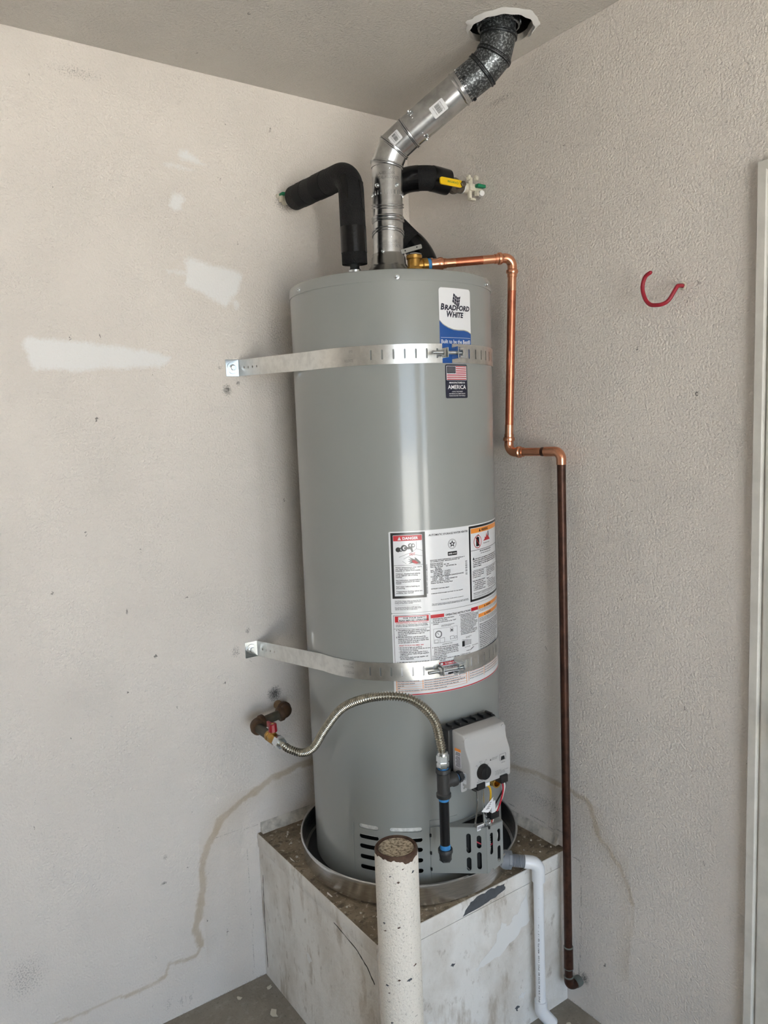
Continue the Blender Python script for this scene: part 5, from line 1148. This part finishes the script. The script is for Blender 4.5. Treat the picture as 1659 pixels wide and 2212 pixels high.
EB = Vector((-.060, -.4914, 1.5671)); EC = Vector((-.040, -.6611, 1.5697)); ED = Vector((-.040, -.6680, .080))
cpz = thing('discharge_pipe', 'bright new copper discharge pipe stepping down beside the heater', 'copper pipe', (-.06, -.505, 1.56))
CR = .0111
def press_elbow(P, A, B, nm='elbow', m='copper', par=None):
    P = Vector(P); d0 = (Vector(A)-P).normalized(); d1 = (Vector(B)-P).normalized(); q = MB()
    q.tube(fillet([P+d0*.030, P, P+d1*.030], .021, 12), CR+.0014, 24)
    for d in (d0, d1):
        q.lathe(P+d*.026, d, [(0, CR+.0014), (.004, CR+.0014), (.006, CR+.0042), (.010, CR+.0048), (.014, CR+.0042), (.016, CR+.0016), (.024, CR+.0016), (.0245, CR)], 24)
    return q.build(nm, m, par)
ad = TP+dT*.043
mb = MB(); mb.lathe(ad, dT, [(0, .012), (0, .0165), (.006, .0165), (.007, .0140), (.018, .0140), (.022, .0160), (.027, .0166), (.032, .0160), (.034, .0132), (.042, .0128), (.0425, CR)], 28); mb.build('adapter', 'copper', cpz)
mb = MB(); mb.cyl(ad+dT*.040, EA-dT*.045, CR); mb.build('pipe', 'copper_red', cpz)
mb = MB(); mb.cyl(ad+dT*.040, ad+dT*.066, CR+.0003); mb.build('polished_end', 'copper', cpz)
mb = MB(); mb.cyl(EA-dT*.085, EA-dT*.045, CR+.0003); mb.build('polished_end', 'copper', cpz)
press_elbow(EA, TP, EB, par=cpz); 
dn = (EB-EA).normalized()
mb = MB(); mb.cyl(EA+dn*.045, EB-dn*.045, CR); mb.build('pipe', 'copper_red', cpz)
mb = MB(); mb.cyl(EA+dn*.045, EA+dn*.085, CR+.0003); mb.build('polished_end', 'copper', cpz)
mb = MB(); mb.cyl(EB-dn*.075, EB-dn*.045, CR+.0003); mb.build('polished_end', 'copper', cpz)
press_elbow(EB, EA, EC, par=cpz)
dj = (EC-EB).normalized()
mb = MB(); mb.cyl(EB+dj*.045, EC-dj*.028, CR); mb.build('pipe', 'copper', cpz)
oldp = thing('drain_riser', 'old dark brown copper pipe running down beside the platform to the floor', 'copper pipe', (-.04, -.668, .08))
mb = MB(); mb.tube(fillet([EC-dj*.050, EC, EC+(ED-EC).normalized()*.034], .020, 12), CR+.0016, 24); ob = mb.build('elbow', 'copper', oldp)
mb = MB(); mb.cyl(EC-dj*.060, EC-dj*.030, CR+.0008); mb.build('tarnished_sleeve', 'copper_old', oldp)
dd = (ED-EC).normalized()
mb = MB(); mb.cyl(EC+dd*.030, ED-dd*.028, CR); mb.build('pipe', 'copper_old', oldp)
mb = MB(); mb.cyl((ED.x, ED.y, .138), (ED.x, ED.y, .200), CR+.0018); mb.build('coupling', 'copper_old', oldp)
for z in (.137, .200, .111):
    mb = MB(); mb.lathe((ED.x, ED.y, z-.002), (0, 0, 1), [(0, CR+.0003), (.0015, CR+.0022), (.0035, CR+.0020), (.005, CR+.0003)], 20); mb.build('solder_joint', 'solder', oldp)
mb = MB(); mb.tube(fillet([ED+Vector((0, 0, .030)), ED, ED+Vector((.032, -.004, .003))], .019, 12), CR+.0018, 24); mb.build('elbow', 'copper_old', oldp)
mb = MB(); mb.lathe(ED+Vector((.022, -.003, .003)), (1, -.06, .05), [(0, CR+.001), (.002, CR+.0035), (.010, CR+.004), (.022, CR+.003)], 20); mb.build('solder_joint', 'solder', oldp)

# ------------------------------------------------------------------ PVC drain line
pv = thing('drain_pipe', 'white plastic drain pipe running from the pan down the platform front', 'plastic pipe', (-.148, -.668, .03))
PE = Vector((-.1495, -.6635, .486)); PO = Vector((-.2215, -.6080, .4975)); dp = (PE-PO).normalized()
mb = MB(); mb.lathe(PO, dp, [(-.006, .016), (-.006, .022), (.004, .024), (.006, .0245), (.012, .0245), (.014, .0165)], 24); mb.hexn(PO+dp*.012, dp, .0235, .010, .04)
prf = [(.018, .0150)]
for k in range(9): prf += [(.020+.0042*k, .0168), (.0222+.0042*k, .0150)]
mb.lathe(PO, dp, prf, 24); mb.build('pan_adapter', 'pvc_grey', pv)
mb = MB(); mb.tube(fillet([PE-dp*.036, PE, PE+Vector((.0005, -.001, -.050))], .022, 12), .0172, 28); mb.build('elbow', 'pvc', pv)
PB_ = Vector((-.1475, -.6650, .070))
mb = MB(); mb.cyl(PE+Vector((0, 0, -.040)), PB_, .0134, 28); pp = mb.build('pipe', 'pvc', pv)
mb = MB(); mb.tube(fillet([PB_+Vector((0, 0, .022)), PB_+Vector((0, 0, -.012)), PB_+Vector((.026, -.016, -.050))], .03, 8), .0172, 28); mb.build('bend', 'pvc', pv)
pm = prong((-.1482, -.6645, .09), (0, 0, 1), .0134, (-.9, -.45, 0))
mb = MB(); mb.text('PVC 3/4 IN. SCH 40  PVC 1120  480 PSI @ 73°F  ASTM D1785  NSF-pw', 1, pm, .0025, .005, .0002, width=.31, height=.0050, bold=.01, rot=PI/2); mb.build('pipe_lettering', 'label_ink', pp)

# ------------------------------------------------------------------ bollard
bo = thing('bollard', 'chipped cream steel bollard standing in front of the platform corner', 'bollard', (-.704, -.804, 0))
BR, BZ = .0446, .80
mb = MB(); ns = 96; vs = []; fs = []
zs = fr(0, BZ-.040, 60)+[BZ-.018]
for i, z in enumerate(zs):
    for k in range(ns):
        a = 2*PI*k/ns; zz = z if i < len(zs)-1 else BZ-.0065-.0012*math.sin(a*7+.6)-.0012*math.sin(a*17)-.0008*math.sin(a*31+1)-.009*math.exp(-((a-4.75)/.55)**2)
        vs.append((-.704+BR*math.cos(a), -.804+BR*math.sin(a), zz))
for i in range(len(zs)-1):
    for k in range(ns): j = (k+1) % ns; fs.append((i*ns+k, i*ns+j, (i+1)*ns+j, (i+1)*ns+k))
mb.add(vs, fs); post = mb.build('post', 'bollard_paint', bo)
mb = MB(); mb.lathe((-.704, -.804, 0), (0, 0, 1), [(BZ-.035, BR-.0008), (BZ-.003, BR-.0006), (BZ, BR-.003), (BZ-.001, BR-.0065), (BZ-.006, BR-.008)], 64); mb.build('rusted_rim', 'rust', bo)
mb = MB(); mb.lathe((-.704, -.804, 0), (0, 0, 1), [(BZ-.006, 0), (BZ-.0055, .020), (BZ-.003, BR-.009), (BZ-.005, BR-.0075)], 48); mb.build('concrete_fill', 'bollard_cap', bo)
pmb = prong((-.704, -.804, 0), (0, 0, 1), BR, (-.57, -.82, 0))
for k, (u_, v_, s_) in enumerate([(.000, .652, .004), (-.032, .655, .005), (-.030, .640, .004), (.018, .535, .006), (-.004, .537, .004), (-.030, .52, .005), (.032, .562, .004), (-.022, .44, .004), (.012, .775, .003), (.035, .762, .004), (-.026, .505, .003), (-.014, .76, .003), (.001, .748, .0045)]):
    q = MB(); q.plate(jag([(u_-s_, v_-s_*.2), (u_, v_-s_*.4), (u_+s_, v_+s_*.3), (u_, v_+s_*.5)], s_*.25, 3, 70+k), (), .0004, pmb, w0=.0003); q.build('chipped_spot', 'bare_grey' if k % 2 else 'rust', post)

# ------------------------------------------------------------------ restraint straps
def make_strap(zw, zh, xw0, gapL, gapR, label_, label_txt, flip):
    SR = R+.0016; hh = .0225
    st = thing('restraint_strap', label_, 'strap', (AX, AY, zh))
    Wp = Vector((xw0+.040, -.004, 0))                    # fold at the wall
    C = Vector((AX, AY, 0)); dv_ = Wp-C; dist = dv_.length; a_dir = math.atan2(dv_.y, dv_.x); at0 = a_dir+math.acos(SR/dist)
    Tp = C+Vector((math.cos(at0), math.sin(at0), 0))*SR; l1 = (Tp-Wp).length; a_end = math.radians(gapL)
    ltot = l1+(a_end-at0)*SR
    def mpL(u, v, w_):
        if u < l1:
            d = (Tp-Wp)/l1; n_ = Vector((-d.y, d.x, 0)); n_ = n_ if n_.dot(Tp-C) > 0 else -n_
            z = zw+(zh-zw)*u/l1; return Wp+d*u+n_*w_+Vector((0, 0, z+v))
        a = at0+(u-l1)/SR; return C+Vector((math.cos(a), math.sin(a), 0))*(SR+w_)+Vector((0, 0, zh+v))
    holes = [circ(.028+.0225*k, 0, .0032, 10) for k in range(4)]
    holes += [pill(ltot-.014-.0265*k, .0, .0042, .0235, 4) for k in range(7)]
    q = MB(); q.plate(rect(0, -hh, ltot, hh), holes, .0011, mpL, cuts=[l1]+fr(l1, ltot, 60)[1:-1]+fr(0, l1, 4)[1:-1]); sl = q.build('strap_band', 'strap_metal', st, sharp=50)
    q = MB(); us = ltot-.014-.0265*7-.018
    for k, (t_, wd, dz) in enumerate(label_txt):
        q.text(t_, 1, mpL, us if flip else us-wd, dz, .0013, width=wd, height=.0062, rot=PI if flip else 0)
    q.build('stamped_lettering', 'label_silver', sl)
    # wall tab with washer and lag screw
    q = MB(); q.plate(rrect(xw0, zw-.023, xw0+.041, zw+.023, .001), (), .0022, lambda u, v, w_: Vector((u, -.0006-w_, v))); q.build('wall_tab', 'zinc', st)
    cx_ = xw0+.020; q = MB(); q.lathe((cx_, -.0028, zw), (0, -1, 0), [(0, 0), (0, .0165), (.0014, .0165), (.0018, .0160), (.0018, 0)], 28); q.build('washer', 'zinc', st)
    q = MB(); q.hexn((cx_, -.0044, zw), (0, -1, 0), .0078, .0055); q.lathe((cx_, -.0044, zw), (0, -1, 0), [(0, .0095), (.0012, .0095), (.0016, .007)], 20); q.build('lag_screw', 'zinc', st)
    # right-hand band, round to the right wall
    b0_ = math.radians(gapR); b1_ = math.radians(345); l2 = (b1_-b0_)*SR; Pe = C+Vector((math.cos(b1_), math.sin(b1_), 0))*SR; de = Vector((-math.sin(b1_), math.cos(b1_), 0)); l3 = (-.0015-Pe.x)/de.x
    def mpR(u, v, w_):
        if u > l2: return Pe+de*(u-l2)+Vector((math.cos(b1_), math.sin(b1_), 0))*w_+Vector((0, 0, zh+v))
        a = b0_+u/SR; return C+Vector((math.cos(a), math.sin(a), 0))*(SR+w_)+Vector((0, 0, zh+v))
    holes = [pill(.0235, 0, .0036, .0235, 4)]+[pill(.056+.0265*k, 0, .0036, .0235, 4) for k in range(8)]
    q = MB(); q.plate(rect(0, -hh, l2+l3, hh), holes, .0011, mpR, cuts=[l2]+fr(0, l2, 44)[1:-1]); q.build('strap_band', 'strap_metal', st, sharp=50)
    q = MB(); q.plate(rrect(-.0065, -.011, .0065, .011, .003), (), .0016, lambda u, v, w_: mpR(.0405+u, v, .0018+w_)); q.plate(rect(-.0006, -.010, .0006, .010), (), .0004, lambda u, v, w_: mpR(.0405+u, v, .0034+w_)); q.build('locking_tab', 'zinc', st)
    # turned-out ends, bolt and nut
    am = (a_end+b0_)/2; er = Vector((math.cos(am), math.sin(am), 0)); et = Vector((-math.sin(am), math.cos(am), 0)); Z = Vector((0, 0, zh))
    bc = C+er*(SR+.0165)+Z
    def obox(lo, hi, bev=.0006):
        q = MB(); q.box(lo, hi, bev, 1, Matrix((et, er, Vector((0, 0, 1)))).transposed().to_4x4()); 
        for v in q.v: v += bc
        return q
    eL = -(b0_-a_end)/2*SR; eR = -eL
    q = obox((eL-.001, -.0165, -.0115), (eL+.0012, .010, .0115)); q.build('turned_end', 'strap_metal', st)
    q = obox((eR-.0012, -.0165, -.0140), (eR+.001, .012, .0140)); 
    q2 = obox((eR-.001, .006, -.0140), (eR+.030, .0074, -.0115)); q3_ = obox((eR-.001, -.010, .0115), (eR+.018, .010, .0130)); q4_ = obox((eR-.001, -.010, -.0130), (eR+.018, .010, -.0115))
    for qq in (q3_, q4_): q.add(qq.v, qq.f)
    q.build('bolt_clip', 'zinc', st)
    q = MB(); bs = bc+et*(eL-.038); be = bc+et*(eR+.016); pr_ = []; nth = 60; lb_ = (be-bs).length
    for k in range(nth): pr_ += [(lb_*k/nth, .0044), (lb_*(k+.5)/nth, .0038)]
    q.lathe(bs, et, [(0, 0)]+pr_+[(lb_, .0044), (lb_, 0)], 16); q.hexn(be-et*.001, et, .0082, .0055); q.build('tension_bolt', 'zinc', st)
    q = MB(); q.hexn(bc+et*(eL-.0105), et, .0090, .0080); q.lathe(bc+et*(eL-.0025), et, [(0, .0105), (.0015, .0105)], 20); q.build('nut', 'zinc', st)
    return st
make_strap(1.828, 1.8175, -.660, 260.6, 266.6, 'upper galvanized steel restraint strap across the brand label', [('HOLDRITE', .022, -.013), ('UPC\u00ae', .010, .008)], False)
make_strap(1.018, 1.0520, -.652, 253.6, 262.6, 'lower galvanized steel restraint strap across the instruction label', [('HOLDRITE', .024, -.006), ('MADE IN U.S.A.', .032, .009), ('UPC\u00ae', .012, .017)], True)

# ------------------------------------------------------------------ red wall hook
hk = thing('wall_hook', 'red vinyl coated utility hook screwed into the textured wall', 'hook', (0, -.984, 1.935))
HP = [(.004, -.983, 1.9345), (-.020, -.985, 1.9330), (-.029, -.9850, 1.927), (-.040, -.975, 1.903), (-.046, -.964, 1.8955), (-.050, -.952, 1.8945), (-.050, -.934, 1.8985), (-.050, -.921, 1.9130), (-.050, -.914, 1.9380), (-.050, -.921, 1.9600), (-.050, -.938, 1.9690)]
hs = spline(HP, 8); mb = MB(); mb.tube(hs, [.0044]*(len(hs)-3)+[.0044, .0040, .0022], 14); mb.build('hook', 'hook_red', hk)
mb = MB(); mb.lathe((-.001, -.983, 1.9345), (-1, 0, 0), [(0, .0095), (.002, .0090), (.003, .006)], 20); mb.build('collar', 'old_white', hk)
